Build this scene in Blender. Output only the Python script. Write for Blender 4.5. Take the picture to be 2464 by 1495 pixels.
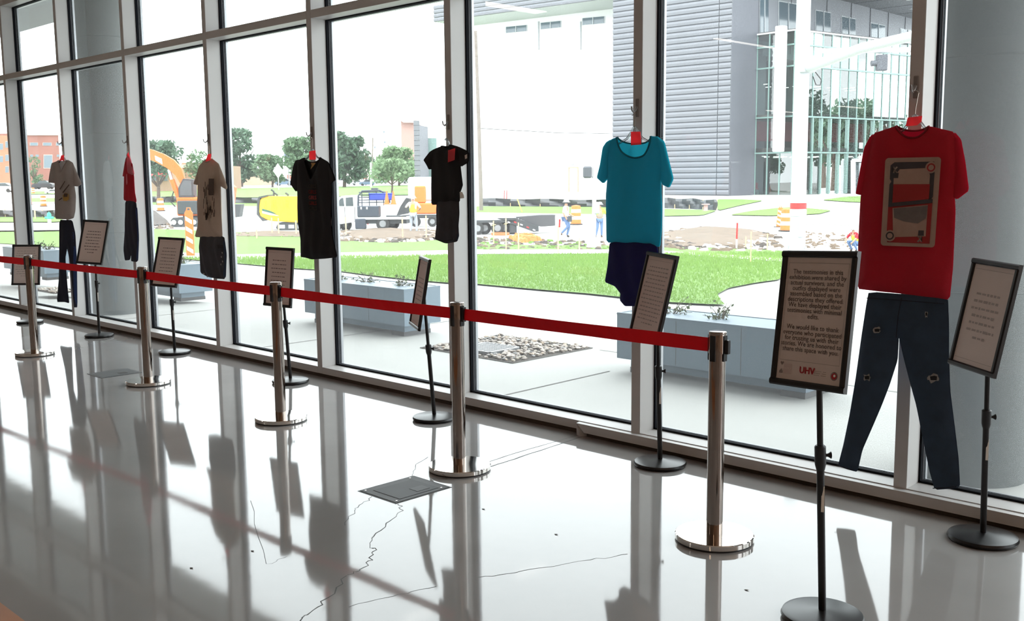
import bpy, bmesh, math, random
import numpy as np
from mathutils import Vector, Matrix
from mathutils.geometry import delaunay_2d_cdt
for o in list(bpy.data.objects): bpy.data.objects.remove(o)
SC = bpy.context.scene; COL = SC.collection
random.seed(7); RNG = np.random.default_rng(7)
# ------------------------------------------------------------------ camera
W, H, F = 2464, 1495, 2456.34
CAM = np.array([2.1529, -5.1116, 1.7082]); YAW, PIT, ROL = math.radians(44.4885), math.radians(-7.3184), math.radians(-0.5077)
_fw = np.array([-math.sin(YAW)*math.cos(PIT), math.cos(YAW)*math.cos(PIT), math.sin(PIT)])
_r = np.array([math.cos(YAW), math.sin(YAW), 0.]); _u = np.cross(_r, _fw)
RT = math.cos(ROL)*_r+math.sin(ROL)*_u; UP = -math.sin(ROL)*_r+math.cos(ROL)*_u; FW = _fw
cd = bpy.data.cameras.new('camera'); cam = bpy.data.objects.new('camera', cd); COL.objects.link(cam)
cd.sensor_width = 36; cd.lens = 36*F/W; cd.clip_start = .05; cd.clip_end = 2000
m4 = Matrix([[RT[i], UP[i], -FW[i], CAM[i]] for i in range(3)]+[[0, 0, 0, 1]]); cam.matrix_world = m4
SC.camera = cam
# ------------------------------------------------------------------ sky, sun, exposure
wd = bpy.data.worlds.new('overcast_sky'); SC.world = wd; wd.use_nodes = True
bg = wd.node_tree.nodes['Background']; bg.inputs[0].default_value = (.93, .975, 1, 1); bg.inputs[1].default_value = 5.0
sd = bpy.data.lights.new('hazy_sun', 'SUN'); sd.energy = 2.2; sd.angle = math.radians(25); sd.color = (1, .97, .92)
so = bpy.data.objects.new('hazy_sun', sd); COL.objects.link(so); so.rotation_euler = (math.radians(28), math.radians(24), 0)
vs = SC.view_settings; vs.view_transform = 'Standard'; vs.look = 'None'; vs.gamma = 1; vs.use_curve_mapping = False; vs.exposure = 0.0
# ------------------------------------------------------------------ helpers: pixels of the photograph -> places
DF = np.array([-math.sin(YAW), math.cos(YAW), 0.]); DR = np.array([math.cos(YAW), math.sin(YAW), 0.])
def ray(x, y): return FW+RT*(x-W/2)/F+UP*(H/2-y)/F
def atz(x, y, z=0.): d = ray(x, y); return CAM+d*(z-CAM[2])/d[2]
def aty(x, y, Y=0.): d = ray(x, y); return CAM+d*(Y-CAM[1])/d[1]
def att(x, y, t): d = ray(x, y); return CAM+d*t/(d@DF)
TT = [0, 14, 20, 34, 46, 60, 85, 110, 160, 400]; TZ = [-.05, -.05, -.27, -.8, -.95, -.8, .2, .55, 1.0, 1.0]
def tz(t): return float(np.interp(t, TT, TZ))
def depth(P): return float((np.asarray(P)-CAM)@DF)
def atg(x, y, dz=0.):
    d = ray(x, y); k = d@DF; lo, hi = 3., 390.
    for _ in range(50):
        m = (lo+hi)/2
        if CAM[2]+d[2]*m/k > tz(m)+dz: lo = m
        else: hi = m
    return CAM+d*lo/k
# ------------------------------------------------------------------ helpers: materials
def lin(h):
    if not isinstance(h, str): return tuple(h)
    h = h.lstrip('#'); c = [int(h[i:i+2], 16)/255 for i in (0, 2, 4)]
    return tuple(x/12.92 if x <= .04045 else ((x+.055)/1.055)**2.4 for x in c)
MATS = {}
def M(name, col, rough=.6, metal=0., var=.12, scale=6., bump=0., bscale=None, emit=0., trans=0., spec=.5, coords='Object', rvar=0.):
    if name in MATS: return MATS[name]
    m = bpy.data.materials.new(name); m.use_nodes = True; nt = m.node_tree; n = nt.nodes; L = nt.links
    b = n['Principled BSDF']; out = n['Material Output']; c = lin(col)
    b.inputs['Roughness'].default_value = rough; b.inputs['Metallic'].default_value = metal
    b.inputs['Specular IOR Level'].default_value = spec; b.inputs['Base Color'].default_value = (*c, 1)
    tc = n.new('ShaderNodeTexCoord')
    if var:
        nz = n.new('ShaderNodeTexNoise'); nz.inputs['Scale'].default_value = scale; nz.inputs['Detail'].default_value = 5
        L.new(tc.outputs[coords], nz.inputs['Vector'])
        mx = n.new('ShaderNodeMix'); mx.data_type = 'RGBA'
        mx.inputs[6].default_value = (*[x*(1-var) for x in c], 1); mx.inputs[7].default_value = (*[min(1, x*(1+var)) for x in c], 1)
        L.new(nz.outputs['Fac'], mx.inputs[0]); L.new(mx.outputs[2], b.inputs['Base Color'])
        if rvar:
            mr = n.new('ShaderNodeMapRange'); mr.inputs[3].default_value = max(.02, rough-rvar); mr.inputs[4].default_value = rough+rvar
            L.new(nz.outputs['Fac'], mr.inputs[0]); L.new(mr.outputs[0], b.inputs['Roughness'])
    if bump:
        nb = n.new('ShaderNodeTexNoise'); nb.inputs['Scale'].default_value = bscale or scale*4; nb.inputs['Detail'].default_value = 4
        L.new(tc.outputs[coords], nb.inputs['Vector'])
        bp = n.new('ShaderNodeBump'); bp.inputs['Strength'].default_value = bump; bp.inputs['Distance'].default_value = .02
        L.new(nb.outputs['Fac'], bp.inputs['Height']); L.new(bp.outputs[0], b.inputs['Normal'])
    if emit: b.inputs['Emission Color'].default_value = (*c, 1); b.inputs['Emission Strength'].default_value = emit
    if trans:
        tr = n.new('ShaderNodeBsdfTranslucent'); tr.inputs[0].default_value = (*c, 1)
        ms = n.new('ShaderNodeMixShader'); ms.inputs[0].default_value = trans
        L.new(b.outputs[0], ms.inputs[1]); L.new(tr.outputs[0], ms.inputs[2]); L.new(ms.outputs[0], out.inputs[0])
    MATS[name] = m; return m
def glassmat(name, tint=(.9, .94, .93), refl=1.0, haze=.0, rough=0.0, ior=1.5):
    m = bpy.data.materials.new(name); m.use_nodes = True; nt = m.node_tree; n = nt.nodes; L = nt.links
    n.remove(n['Principled BSDF']); out = n['Material Output']
    t = n.new('ShaderNodeBsdfTransparent'); t.inputs[0].default_value = (*tint, 1)
    g = n.new('ShaderNodeBsdfGlossy'); g.inputs['Roughness'].default_value = rough
    fr = n.new('ShaderNodeFresnel'); fr.inputs[0].default_value = ior
    mu = n.new('ShaderNodeMath'); mu.operation = 'MULTIPLY'; mu.inputs[1].default_value = refl; mu.use_clamp = True
    L.new(fr.outputs[0], mu.inputs[0]); ms = n.new('ShaderNodeMixShader'); L.new(mu.outputs[0], ms.inputs[0])
    src = t.outputs[0]
    if haze:
        d = n.new('ShaderNodeBsdfTranslucent'); d.inputs[0].default_value = (.95, .97, 1, 1)
        m2 = n.new('ShaderNodeMixShader'); m2.inputs[0].default_value = haze
        L.new(t.outputs[0], m2.inputs[1]); L.new(d.outputs[0], m2.inputs[2]); src = m2.outputs[0]
    L.new(src, ms.inputs[1]); L.new(g.outputs[0], ms.inputs[2]); L.new(ms.outputs[0], out.inputs[0])
    MATS[name] = m; return m
# ------------------------------------------------------------------ helpers: objects and meshes
def tag(o, label=None, cat=None, group=None, kind=None):
    if label: o['label'] = label
    if cat: o['category'] = cat
    if group: o['group'] = group
    if kind: o['kind'] = kind
    return o
def thing(name, label, cat, loc=(0, 0, 0), rz=0., group=None, kind=None):
    o = bpy.data.objects.new(name, None); o.empty_display_size = .1; COL.objects.link(o)
    o.location = Vector(loc); o.rotation_euler = (0, 0, rz); return tag(o, label, cat, group, kind)
def struct(name, loc=(0, 0, 0)): return thing(name, None, None, loc, kind='structure')
def offs(o):
    v = np.zeros(3)
    while o is not None: v += np.array(o.location); o = o.parent
    return v
class MB:
    def __init__(s): s.v = []; s.f = []
    def add(s, vs, fs):
        b = len(s.v); s.v += [tuple(map(float, p)) for p in vs]; s.f += [tuple(b+i for i in f) for f in fs]; return s
    def hexa(s, p):  # 8 corners: bottom ring 0-3, top ring 4-7
        return s.add(p, [(3, 2, 1, 0), (4, 5, 6, 7), (0, 1, 5, 4), (1, 2, 6, 5), (2, 3, 7, 6), (3, 0, 4, 7)])
    def box(s, x0, x1, y0, y1, z0, z1):
        return s.hexa([(x0, y0, z0), (x1, y0, z0), (x1, y1, z0), (x0, y1, z0), (x0, y0, z1), (x1, y0, z1), (x1, y1, z1), (x0, y1, z1)])
    def cbox(s, x0, x1, y0, y1, z0, z1, c):  # box with chamfered top/vertical edges
        c = min(c, (x1-x0)*.45, (y1-y0)*.45, (z1-z0)*.45)
        rg = []
        for z, i in ((z0, c), (z0+c, 0), (z1-c, 0), (z1, c)):
            rg.append([(x0+i, y0+c, z), (x0+c, y0+i, z), (x1-c, y0+i, z), (x1-i, y0+c, z), (x1-i, y1-c, z), (x1-c, y1-i, z), (x0+c, y1-i, z), (x0+i, y1-c, z)])
        return s.loft(rg)
    def loft(s, rings, caps=True, closed=True):
        n = len(rings[0]); vs = [p for r in rings for p in r]; fs = []
        for i in range(len(rings)-1):
            for j in range(n if closed else n-1):
                k = (j+1) % n; fs.append((i*n+j, i*n+k, (i+1)*n+k, (i+1)*n+j))
        if caps: fs.append(tuple(range(n-1, -1, -1))); fs.append(tuple((len(rings)-1)*n+j for j in range(n)))
        return s.add(vs, fs)
    def lathe(s, prof, n=24, c=(0, 0, 0)):
        return s.loft([[(c[0]+r*math.cos(2*math.pi*j/n), c[1]+r*math.sin(2*math.pi*j/n), c[2]+z) for j in range(n)] for r, z in prof])
    def tube(s, pts, r, n=8):
        pts = [np.asarray(p, float) for p in pts]; rs = r if isinstance(r, (list, tuple)) else [r]*len(pts); rings = []; a = None
        for i, p in enumerate(pts):
            t = pts[min(i+1, len(pts)-1)]-pts[max(i-1, 0)]; t = t/(np.linalg.norm(t)+1e-9)
            if a is None: a = np.cross(t, [0, 0, 1.] if abs(t[2]) < .9 else [1., 0, 0])
            a = a-t*(a@t); a /= np.linalg.norm(a)+1e-9; b = np.cross(t, a)
            rings.append([p+rs[i]*(math.cos(2*math.pi*j/n)*a+math.sin(2*math.pi*j/n)*b) for j in range(n)])
        return s.loft(rings)
    def bar(s, a, b, w, h, up=(0, 0, 1)):  # square bar from a to b
        a = np.asarray(a, float); b = np.asarray(b, float); t = (b-a)/(np.linalg.norm(b-a)+1e-9); x = np.cross(t, up)
        if np.linalg.norm(x) < 1e-6: x = np.cross(t, [1, 0, 0])
        x /= np.linalg.norm(x); y = np.cross(x, t)
        return s.hexa([a-x*w/2-y*h/2, a+x*w/2-y*h/2, b+x*w/2-y*h/2, b-x*w/2-y*h/2, a-x*w/2+y*h/2, a+x*w/2+y*h/2, b+x*w/2+y*h/2, b-x*w/2+y*h/2])
    def prism(s, poly, lo, hi, mp=lambda a, b, d: (a, d, b)):
        n = len(poly); vs = [mp(a, b, lo) for a, b in poly]+[mp(a, b, hi) for a, b in poly]
        return s.add(vs, [tuple(range(n-1, -1, -1)), tuple(range(n, 2*n))]+[(i, (i+1) % n, n+(i+1) % n, n+i) for i in range(n)])
    def build(s, name, mat, parent=None, smooth=False, world=True, bevel=0., kind=None, label=None):
        v = np.array(s.v, float).reshape(-1, 3)
        if world and parent is not None: v = v-offs(parent)
        me = bpy.data.meshes.new(name); me.from_pydata(v.tolist(), [], s.f); me.validate()
        bm = bmesh.new(); bm.from_mesh(me); bmesh.ops.recalc_face_normals(bm, faces=bm.faces)
        if bevel: bmesh.ops.bevel(bm, geom=list(bm.edges), offset=bevel, segments=2, affect='EDGES', clamp_overlap=True)
        bm.to_mesh(me); bm.free()
        if mat is not None: me.materials.append(MATS[mat] if isinstance(mat, str) else mat)
        if smooth:
            for p in me.polygons: p.use_smooth = True
            if hasattr(me, 'set_sharp_from_angle'): me.set_sharp_from_angle(angle=math.radians(40))
        o = bpy.data.objects.new(name, me); COL.objects.link(o)
        if parent is not None: o.parent = parent
        if kind: o['kind'] = kind
        if label: o['label'] = label
        return o
def copytree(o, parent=None):
    c = o.copy(); COL.objects.link(c); c.parent = parent
    for ch in [x for x in KIDS.get(o.name, o.children)]: copytree(ch, c)
    return c
KIDS = {}
def far(name, label, cat, px, py, group=None, turn=0.):
    P = atg(px, py); o = thing(name, label, cat, P, YAW+turn, group); d = ray(px, py)
    o['_k'] = 0; del o['_k']
    return o, depth(P)/float(d@DF)/F
def text_mesh(body, size, align='CENTER', space=1., font_bold=False):
    cu = bpy.data.curves.new('lettering', 'FONT'); cu.body = body; cu.size = size; cu.align_x = align; cu.space_line = space; cu.fill_mode = 'FRONT'; cu.resolution_u = 2
    o = bpy.data.objects.new('lettering', cu); COL.objects.link(o)
    dg = bpy.context.evaluated_depsgraph_get(); me = bpy.data.meshes.new_from_object(o.evaluated_get(dg)); bpy.data.objects.remove(o)
    return me
def put_text(body, size, name, mat, parent, origin, ax, ay, lift, align='CENTER', space=1., bold=0.):
    me = text_mesh(body, size, align, space); ax = np.array(ax); ay = np.array(ay); nrm = np.cross(ax, ay); mb = MB()
    vs = [np.array(origin)+ax*v.co.x+ay*v.co.y+nrm*lift for v in me.vertices]; fs = [tuple(p.vertices) for p in me.polygons]
    mb.add(vs, fs)
    if bold:
        mb.add([p+ax*bold for p in vs], fs); mb.add([p+ay*bold*.6 for p in vs], fs)
    bpy.data.meshes.remove(me); return mb.build(name, mat, parent)
# ------------------------------------------------------------------ materials
M('window_frame', (.56, .545, .535), .42, 0., .04, 3)
M('gasket', (.01, .011, .014), .85, var=0, spec=.1)
M('gasket_lip', (.16, .16, .18), .6, var=0)
M('frame_cap', (.42, .43, .45), .35, .5, .05, 4)
M('base_recess', (.08, .055, .04), .7, var=.3, scale=8)
M('wall_paint', (.56, .385, .28), .85, var=.05, scale=2)
M('ceiling_paint', (.56, .44, .365), .9, var=.05, scale=2)
M('concrete_col', (.115, .126, .124), .6, var=.22, scale=1.6, bump=.12, bscale=14)
M('facade_panel', (.25, .26, .28), .6)
glassmat('window_glass', (.9, .945, .935), 1.0, .04)  # white translucent veil paints the outdoor haze into the panes
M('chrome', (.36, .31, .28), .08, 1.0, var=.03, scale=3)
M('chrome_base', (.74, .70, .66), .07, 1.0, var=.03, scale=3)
M('black_plastic', (.012, .012, .014), .42, var=.1, scale=9)
M('black_metal', (.014, .013, .014), .33, .2, var=.1, scale=9)
M('belt_red', (.66, .008, .025), .55, var=.06, scale=40, trans=.4)
M('paper', (.80, .69, .64), .8, var=.02, scale=12, trans=.12)
M('ink', (.26, .21, .195), .8, var=0); M('ink_soft', (.44, .37, .345), .8, var=0); M('ink_red', (.45, .02, .03), .7, var=0)
M('white_tag', (.85, .83, .78), .7, var=0)
M('pink_note', (.95, .14, .17), .75, var=.06, scale=20, trans=.55)
glassmat('clear_plastic', (.86, .89, .90), 2.5, .10, .08)
M('hook_plastic', (.22, .2, .19), .4, .1, var=.05)
# floor: polished concrete
fm = M('polished_concrete', (.32, .31, .305), .055, var=.26, scale=.9, rvar=.025, bump=.012, bscale=2.3, spec=.62)
nt = fm.node_tree; nb = [n for n in nt.nodes if n.type == 'BUMP'][0]; nb.inputs['Distance'].default_value = .03
M('floor_dark', (.05, .048, .046), .6, var=.2); M('outlet_plate', (.11, .115, .12), .6, 0., var=.25, scale=15); M('outlet_door', (.08, .085, .09), .6, 0., var=.2)
M('wood_floor', (.36, .13, .035), .35, var=.3, scale=7)
# ------------------------------------------------------------------ room shell
S = 1.7341; NK = 10; XL, XR, YB, ZC = -19.5, 5.2, -15.0, 4.3
floor = struct('floor'); MB().box(XL, XR, YB, .2, -.2, 0).build('slab', 'polished_concrete', floor)
MB().box(XL, XR, YB, .15, ZC, ZC+.2).build('ceiling', 'ceiling_paint')['kind'] = 'structure'
MB().box(XL, XR, YB-.2, YB, 0, ZC).build('wall_back', 'wall_paint')['kind'] = 'structure'
MB().box(XL-.2, XL, YB, .2, 0, ZC).build('wall_left', 'wall_paint')['kind'] = 'structure'
MB().box(XR, XR+.2, YB, .2, 0, ZC).build('wall_right', 'wall_paint')['kind'] = 'structure'
up = struct('upper_storey'); MB().box(XL-8, XR+8, YB-.5, 2.45, 4.52, 9.5).build('soffit_block', 'facade_panel', up)
MB().box(XL, XR, 0, .2, 4.06, ZC+.2).build('trim_1', 'window_frame')['kind'] = 'structure'
# window bays; bay n lies left of mullion n (mullion face right edge at x = -n*S)
for n in range(-1, NK):
    x = -n*S; xl = x-S; w = struct('window_%d' % (n+2), (x, 0, 0))
    MB().box(x-.07, x, 0, .147, .034, 4.1).build('mullion', 'window_frame', w, bevel=.002)
    for side in (0, 1):
        gx0, gx1 = ((x-.0, x+.011) if side else (x-.081, x-.07))
        g = MB().box(gx0, gx1, .147, .172, .092, 4.06).build('gasket', 'gasket', w)
        MB().box(gx0-.003*(1-side), gx1+.003*side, .172, .178, .092, 4.06).build('gasket_lip', 'gasket_lip', g)
        MB().box(gx0-.004*(1-side), gx1+.004*side, .178, .198, .092, 4.06).build('gasket_back', 'gasket', g)
    MB().box(x-.07, x, .147, .2, .034, 4.1).build('pressure_plate', 'gasket', w)
    MB().box(x-.086, x+.016, .2, .222, .034, 4.1).build('exterior_cap', 'frame_cap', w)
    MB().box(xl, x-.07, 0, .147, .034, .092).build('sill', 'window_frame', w)
    MB().box(xl, x-.07, .147, .2, .034, .104).build('sill_gasket', 'gasket', w)
    MB().box(xl, x-.07, .2, .235, .0, .096).build('exterior_sill', 'frame_cap', w)
    MB().box(xl, x, .016, .2, 0, .034).build('base_strip', 'base_recess', w)
    for za, zb in ((3.064, 3.132), (4.0, 4.07)):
        MB().box(xl, x-.07, .0005, .147, za, zb).build('transom', 'window_frame', w)
        MB().box(xl, x-.07, .147, .2, za-.008, zb+.008).build('transom_gasket', 'gasket', w)
        MB().box(xl, x-.07, .2, .235, za-.01, zb+.01).build('exterior_transom', 'frame_cap', w)
    for za, zb in ((.10, 3.06), (3.136, 4.0)):
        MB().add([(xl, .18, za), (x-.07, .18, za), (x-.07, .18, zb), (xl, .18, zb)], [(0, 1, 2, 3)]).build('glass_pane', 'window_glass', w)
# deeper sill cover that starts partway along the wall
t2 = struct('trim_2', (-2.2, -.05, 0))
MB().prism([(-2.225, .087), (XR, .087), (XR, .03), (-2.16, .03)], -.05, 0).build('cover_front', 'window_frame', t2, bevel=.0015)
MB().add([(-2.225, -.05, .087), (-2.225, 0, .087), (-2.16, 0, .0), (-2.19, -.05, .0), (-2.24, -.03, .0), (-2.24, 0, .087)], [(0, 1, 2, 3), (0, 3, 4), (0, 4, 5), (0, 5, 1)]).build('cover_end', 'window_frame', t2)
MB().box(-2.16, XR, -.02, .0, 0, .03).build('cover_recess', 'base_recess', t2)
# floor joints, cracks and chips
def ribbon(pts, wd, name, z=.0006):
    mb = MB(); vs = []
    for i, p in enumerate(pts):
        a = np.array(pts[max(i-1, 0)]); b = np.array(pts[min(i+1, len(pts)-1)]); t = (b-a)[:2]; t /= np.linalg.norm(t)+1e-9; q = np.array([-t[1], t[0]])*wd/2*(.6+.8*random.random())
        vs += [(p[0]-q[0], p[1]-q[1], z), (p[0]+q[0], p[1]+q[1], z)]
    mb.add(vs, [(2*i, 2*i+1, 2*i+3, 2*i+2) for i in range(len(pts)-1)]); return mb.build(name, 'floor_dark', floor)
def jag(px, sub=5, amp=.012):
    P = [atz(*q) for q in px]; out = []
    for a, b in zip(P[:-1], P[1:]):
        for i in range(sub): out.append(a+(b-a)*i/sub+np.array([random.uniform(-amp, amp), random.uniform(-amp, amp), 0]))
    return out+[P[-1]]
ribbon(jag([(1172, 1113), (1250, 1088), (1388, 1048)], 6, .003), .006, 'floor_joint'); ribbon(jag([(1172, 1126), (1250, 1101), (1398, 1052)], 6, .005), .008, 'floor_joint')
ribbon(jag([(1040, 1153), (1076, 1153)], 6, .003), .008, 'floor_joint')
ribbon(jag([(957, 1212), (970, 1229), (935, 1255), (902, 1290), (896, 1318), (903, 1322), (893, 1347), (870, 1370), (836, 1384)], 5), .004, 'floor_crack')
ribbon(jag([(836, 1384), (790, 1440), (740, 1478), (722, 1495)], 5), .005, 'floor_crack')
ribbon(jag([(991, 1146), (998, 1130), (1000, 1118), (1030, 1100)], 5, .006), .003, 'floor_crack')
ribbon(jag([(893, 1197), (868, 1216), (852, 1230), (830, 1265)], 5), .003, 'floor_crack')
ribbon(jag([(1150, 1393), (1260, 1375), (1400, 1350), (1510, 1334)], 6), .003, 'floor_crack')
ribbon(jag([(840, 1460), (960, 1430), (1050, 1412)], 5), .003, 'floor_crack')
ribbon(jag([(600, 1205), (640, 1360), (690, 1340)], 5), .002, 'floor_crack')
# wooden floor corner at bottom left
a, b = atz(0, 1452), atz(60, 1497); n2 = np.array([b[1]-a[1], a[0]-b[0], 0]); n2 /= np.linalg.norm(n2); n2 *= -1 if (n2@(CAM-a)) < 0 else 1
d2 = (b-a)/np.linalg.norm(b-a); MB().hexa([a-d2*2+np.array([0, 0, -.01]), b+d2*2+np.array([0, 0, -.01]), b+d2*2+n2*1.2+np.array([0, 0, -.01]), a-d2*2+n2*1.2+np.array([0, 0, -.01]), a-d2*2+np.array([0, 0, .004]), b+d2*2+np.array([0, 0, .004]), b+d2*2+n2*1.2+np.array([0, 0, .004]), a-d2*2+n2*1.2+np.array([0, 0, .004])]).build('wood_strip', 'wood_floor', floor)
# ------------------------------------------------------------------ pendant lights (left ones seen mirrored in the panes, right-end ones added unseen as fill)
M('lamp_glow', (1, .93, .85), emit=14, var=0); M('lamp_fill', (1, .72, .5), emit=8, var=0)
for i, (x, y0, y1, z, lb) in enumerate([(-7.8, -2.6, -5.3, 4.02, 'slim linear pendant light nearest the glass wall'), (-7.65, -9.4, -11.6, 4.02, 'slim linear pendant light hung farther back in the hall'), (-8.4, -12.4, -13.6, 3.0, 'low linear pendant light at the back, left one'), (-6.9, -12.4, -13.3, 3.0, 'low linear pendant light at the back, right one'), (3.6, -1.2, -3.9, 4.02, 'added unseen linear fill light over the right end of the hall, nearest the glass'), (3.6, -5.2, -7.9, 4.02, 'added unseen linear fill light over the right end of the hall, middle one'), (3.6, -9.2, -11.9, 4.02, 'added unseen linear fill light over the right end of the hall, farthest from the glass')]):
    t = thing('pendant_light', lb, 'light', (x, (y0+y1)/2, z), group='linear ceiling lights')
    hw = .11 if i == 0 or i > 3 else .05
    MB().box(x-hw, x+hw, y1, y0, z, z+.06).build('housing', 'black_metal', t); MB().box(x-hw+.005, x+hw-.005, y1+.01, y0-.01, z-.012, z).build('diffuser', 'lamp_glow' if i < 4 else 'lamp_fill', t)
    for yy in (y0-.3, y1+.3): MB().tube([(x, yy, z+.06), (x, yy, ZC)], .004, 6).build('cable', 'black_metal', t)
# ------------------------------------------------------------------ concrete columns outside the glass
for cx, cy, lb in ((-.06, 1.0, 'thick round concrete column outside the glass at the right edge'), (-11.41, 1.0, 'thick round concrete column outside the glass behind the red tee')):
    t = thing('concrete_column', lb, 'column', (cx, cy, -.05), group='round columns outside the window wall')
    MB().lathe([(.32, 0), (.32, 4.57)], 64, (cx, cy, -.05)).build('shaft', 'concrete_col', t, smooth=True)
    for zz in (1.05, 2.35, 3.6): MB().lathe([(.3203, 0), (.323, .006), (.3203, .012)], 64, (cx, cy, zz)).build('form_seam', 'concrete_col', t, smooth=True)
# ------------------------------------------------------------------ floor outlet boxes
for (x0, x1, y0, y1, lb, sm) in ((-2.30, -1.99, -1.79, -1.41, 'worn grey floor outlet cover beside the fourth steel post', 0), (-6.94, -6.63, -1.335, -.965, 'small grey floor outlet cover with open slot beside the second steel post', 1)):
    t = thing('floor_outlet', lb, 'floor outlet', ((x0+x1)/2, (y0+y1)/2, 0), group='floor outlet covers')
    MB().box(x0, x1, y0, y1, 0, .003).build('rim', 'outlet_plate', t)
    if not sm:
        MB().box(x0-.012, x1+.012, y0-.012, y1+.012, 0, .001).build('grout_edge', 'floor_dark', t)
        MB().box(x0+.05, x1-.03, y0+.05, y1-.05, .003, .005).build('lid', 'outlet_door', t); MB().box(x1-.13, x1-.06, y0+.2, y0+.29, .005, .0065).build('cable_door', 'outlet_plate', t)
        for sx, sy in ((.02, .02), (.02, .34), (.29, .02), (.29, .34)): MB().lathe([(.006, .003), (.006, .005)], 8, (x0+sx, y0+sy, 0)).build('screw', 'chrome', t)
    else:
        MB().box(x0+.02, x1-.02, y0+.02, y1-.02, .003, .0045).build('lid', 'outlet_plate', t); MB().box(x1-.13, x1-.07, y0+.2, y0+.27, .0045, .006).build('cable_slot', 'floor_dark', t)
for i, (px, py) in enumerate([(1796, 1421), (460, 1368), (1338, 1287), (607, 1327), (1163, 1226)]):
    P = atz(px, py); t = MB().add([P+[-.012, 0, .001], P+[0, -.006, .002], P+[.014, .002, .0035], P+[0, .007, .002]], [(0, 1, 2, 3)]).build('leaf_litter', 'base_recess')
    tag(t, 'tiny dry leaf fragment lying on the glossy floor', 'leaf', 'leaf litter on the floor')
# ------------------------------------------------------------------ stanchions and belts
ST = [(-.445, -1.108), (-2.209, -1.127), (-4.086, -1.146), (-6.105, -1.159), (-8.386, -1.242)]
SN = ['first, nearest the camera, with no belt leaving its right side', 'second from the right, beside the floor outlet cover', 'middle one of five, in front of the text sign', 'fourth from the right, left of centre', 'farthest, at the left edge']
def stanchion(x, y, lb, ang):
    t = thing('stanchion', 'polished steel belt post, '+lb, 'barrier post', (x, y, 0), ang, 'belt barrier posts')
    MB().lathe([(.182, 0), (.182, .008)], 48).build('rubber_ring', 'black_plastic', t, True, False)
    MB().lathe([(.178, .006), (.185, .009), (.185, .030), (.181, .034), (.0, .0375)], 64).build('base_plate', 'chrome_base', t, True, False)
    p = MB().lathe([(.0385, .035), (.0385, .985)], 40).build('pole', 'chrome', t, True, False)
    MB().lathe([(.041, .9), (.041, .985), (.040, .992)], 40).build('head_sleeve', 'chrome', t, True, False)
    MB().lathe([(.041, .99), (.042, .993), (.041, 1.0), (.036, 1.003)], 40).build('cap', 'chrome', t, True, False)
    for a in (0, 90, 180, 270):
        r = math.radians(a); c, s = math.cos(r), math.sin(r); mb = MB()
        vv = [(.0375, -.014), (.0435, -.014), (.0435, .014), (.0375, .014)]
        mb.loft([[(c*u-s*v, s*u+c*v, z) for u, v in vv] for z in (.865, .985)]).build('belt_slot', 'black_plastic', t, False, False)
    return t
for i, (x, y) in enumerate(ST): stanchion(x, y, SN[i], math.radians(1))
def belt(a, b, lb, sag):
    a = np.array(a); b = np.array(b); d = (b-a)/np.linalg.norm(b-a); n = np.array([-d[1], d[0], 0]); a = a+d*.043; b = b-d*.062; t = thing('barrier_belt', lb, 'belt', (*((a+b)/2)[:2], .9), group='red belts between the posts')
    N = 24; rings = []
    for i in range(N+1):
        u = i/N; P = a+(b-a)*u; z = .935-sag*4*u*(1-u); hw = .0325; tw = .006*math.sin(u*9)
        rings.append([(*(P-n*.0008+n*tw)[:2], z-hw), (*(P+n*.0008+n*tw)[:2], z-hw), (*(P+n*.0008-n*tw)[:2], z+hw), (*(P-n*.0008-n*tw)[:2], z+hw)])
    MB().loft(rings).build('webbing', 'belt_red', t)
    mb = MB(); c = b+d*.0; mb.hexa([(*(c-n*.012)[:2], .893), (*(c+d*.03-n*.012)[:2], .893), (*(c+d*.03+n*.012)[:2], .893), (*(c+n*.012)[:2], .893), (*(c-n*.012)[:2], .977), (*(c+d*.03-n*.012)[:2], .977), (*(c+d*.03+n*.012)[:2], .977), (*(c+n*.012)[:2], .977)]); mb.build('end_clip', 'black_plastic', t)
A = [np.array([x, y, 0]) for x, y in ST]; A.append(A[4]+(A[4]-A[3])*1.02)
BN = ['red barrier belt between the first and second posts, nearest the camera', 'red barrier belt between the second and middle posts', 'red barrier belt between the middle and fourth posts', 'red barrier belt between the fourth and farthest posts', 'red barrier belt running out of the left edge of the picture']
for i in range(5): belt(A[i], A[i+1], BN[i], .004 if i else .002)
c = A[0]+np.array([.05, .003, 0]); cl = thing('belt_clip', 'black empty belt clip on the right side of the first post', 'clip', (*c[:2], .9)); MB().cbox(c[0]-.008, c[0]+.012, c[1]-.012, c[1]+.012, .9, .965, .003).build('clip_body', 'black_plastic', cl)
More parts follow.
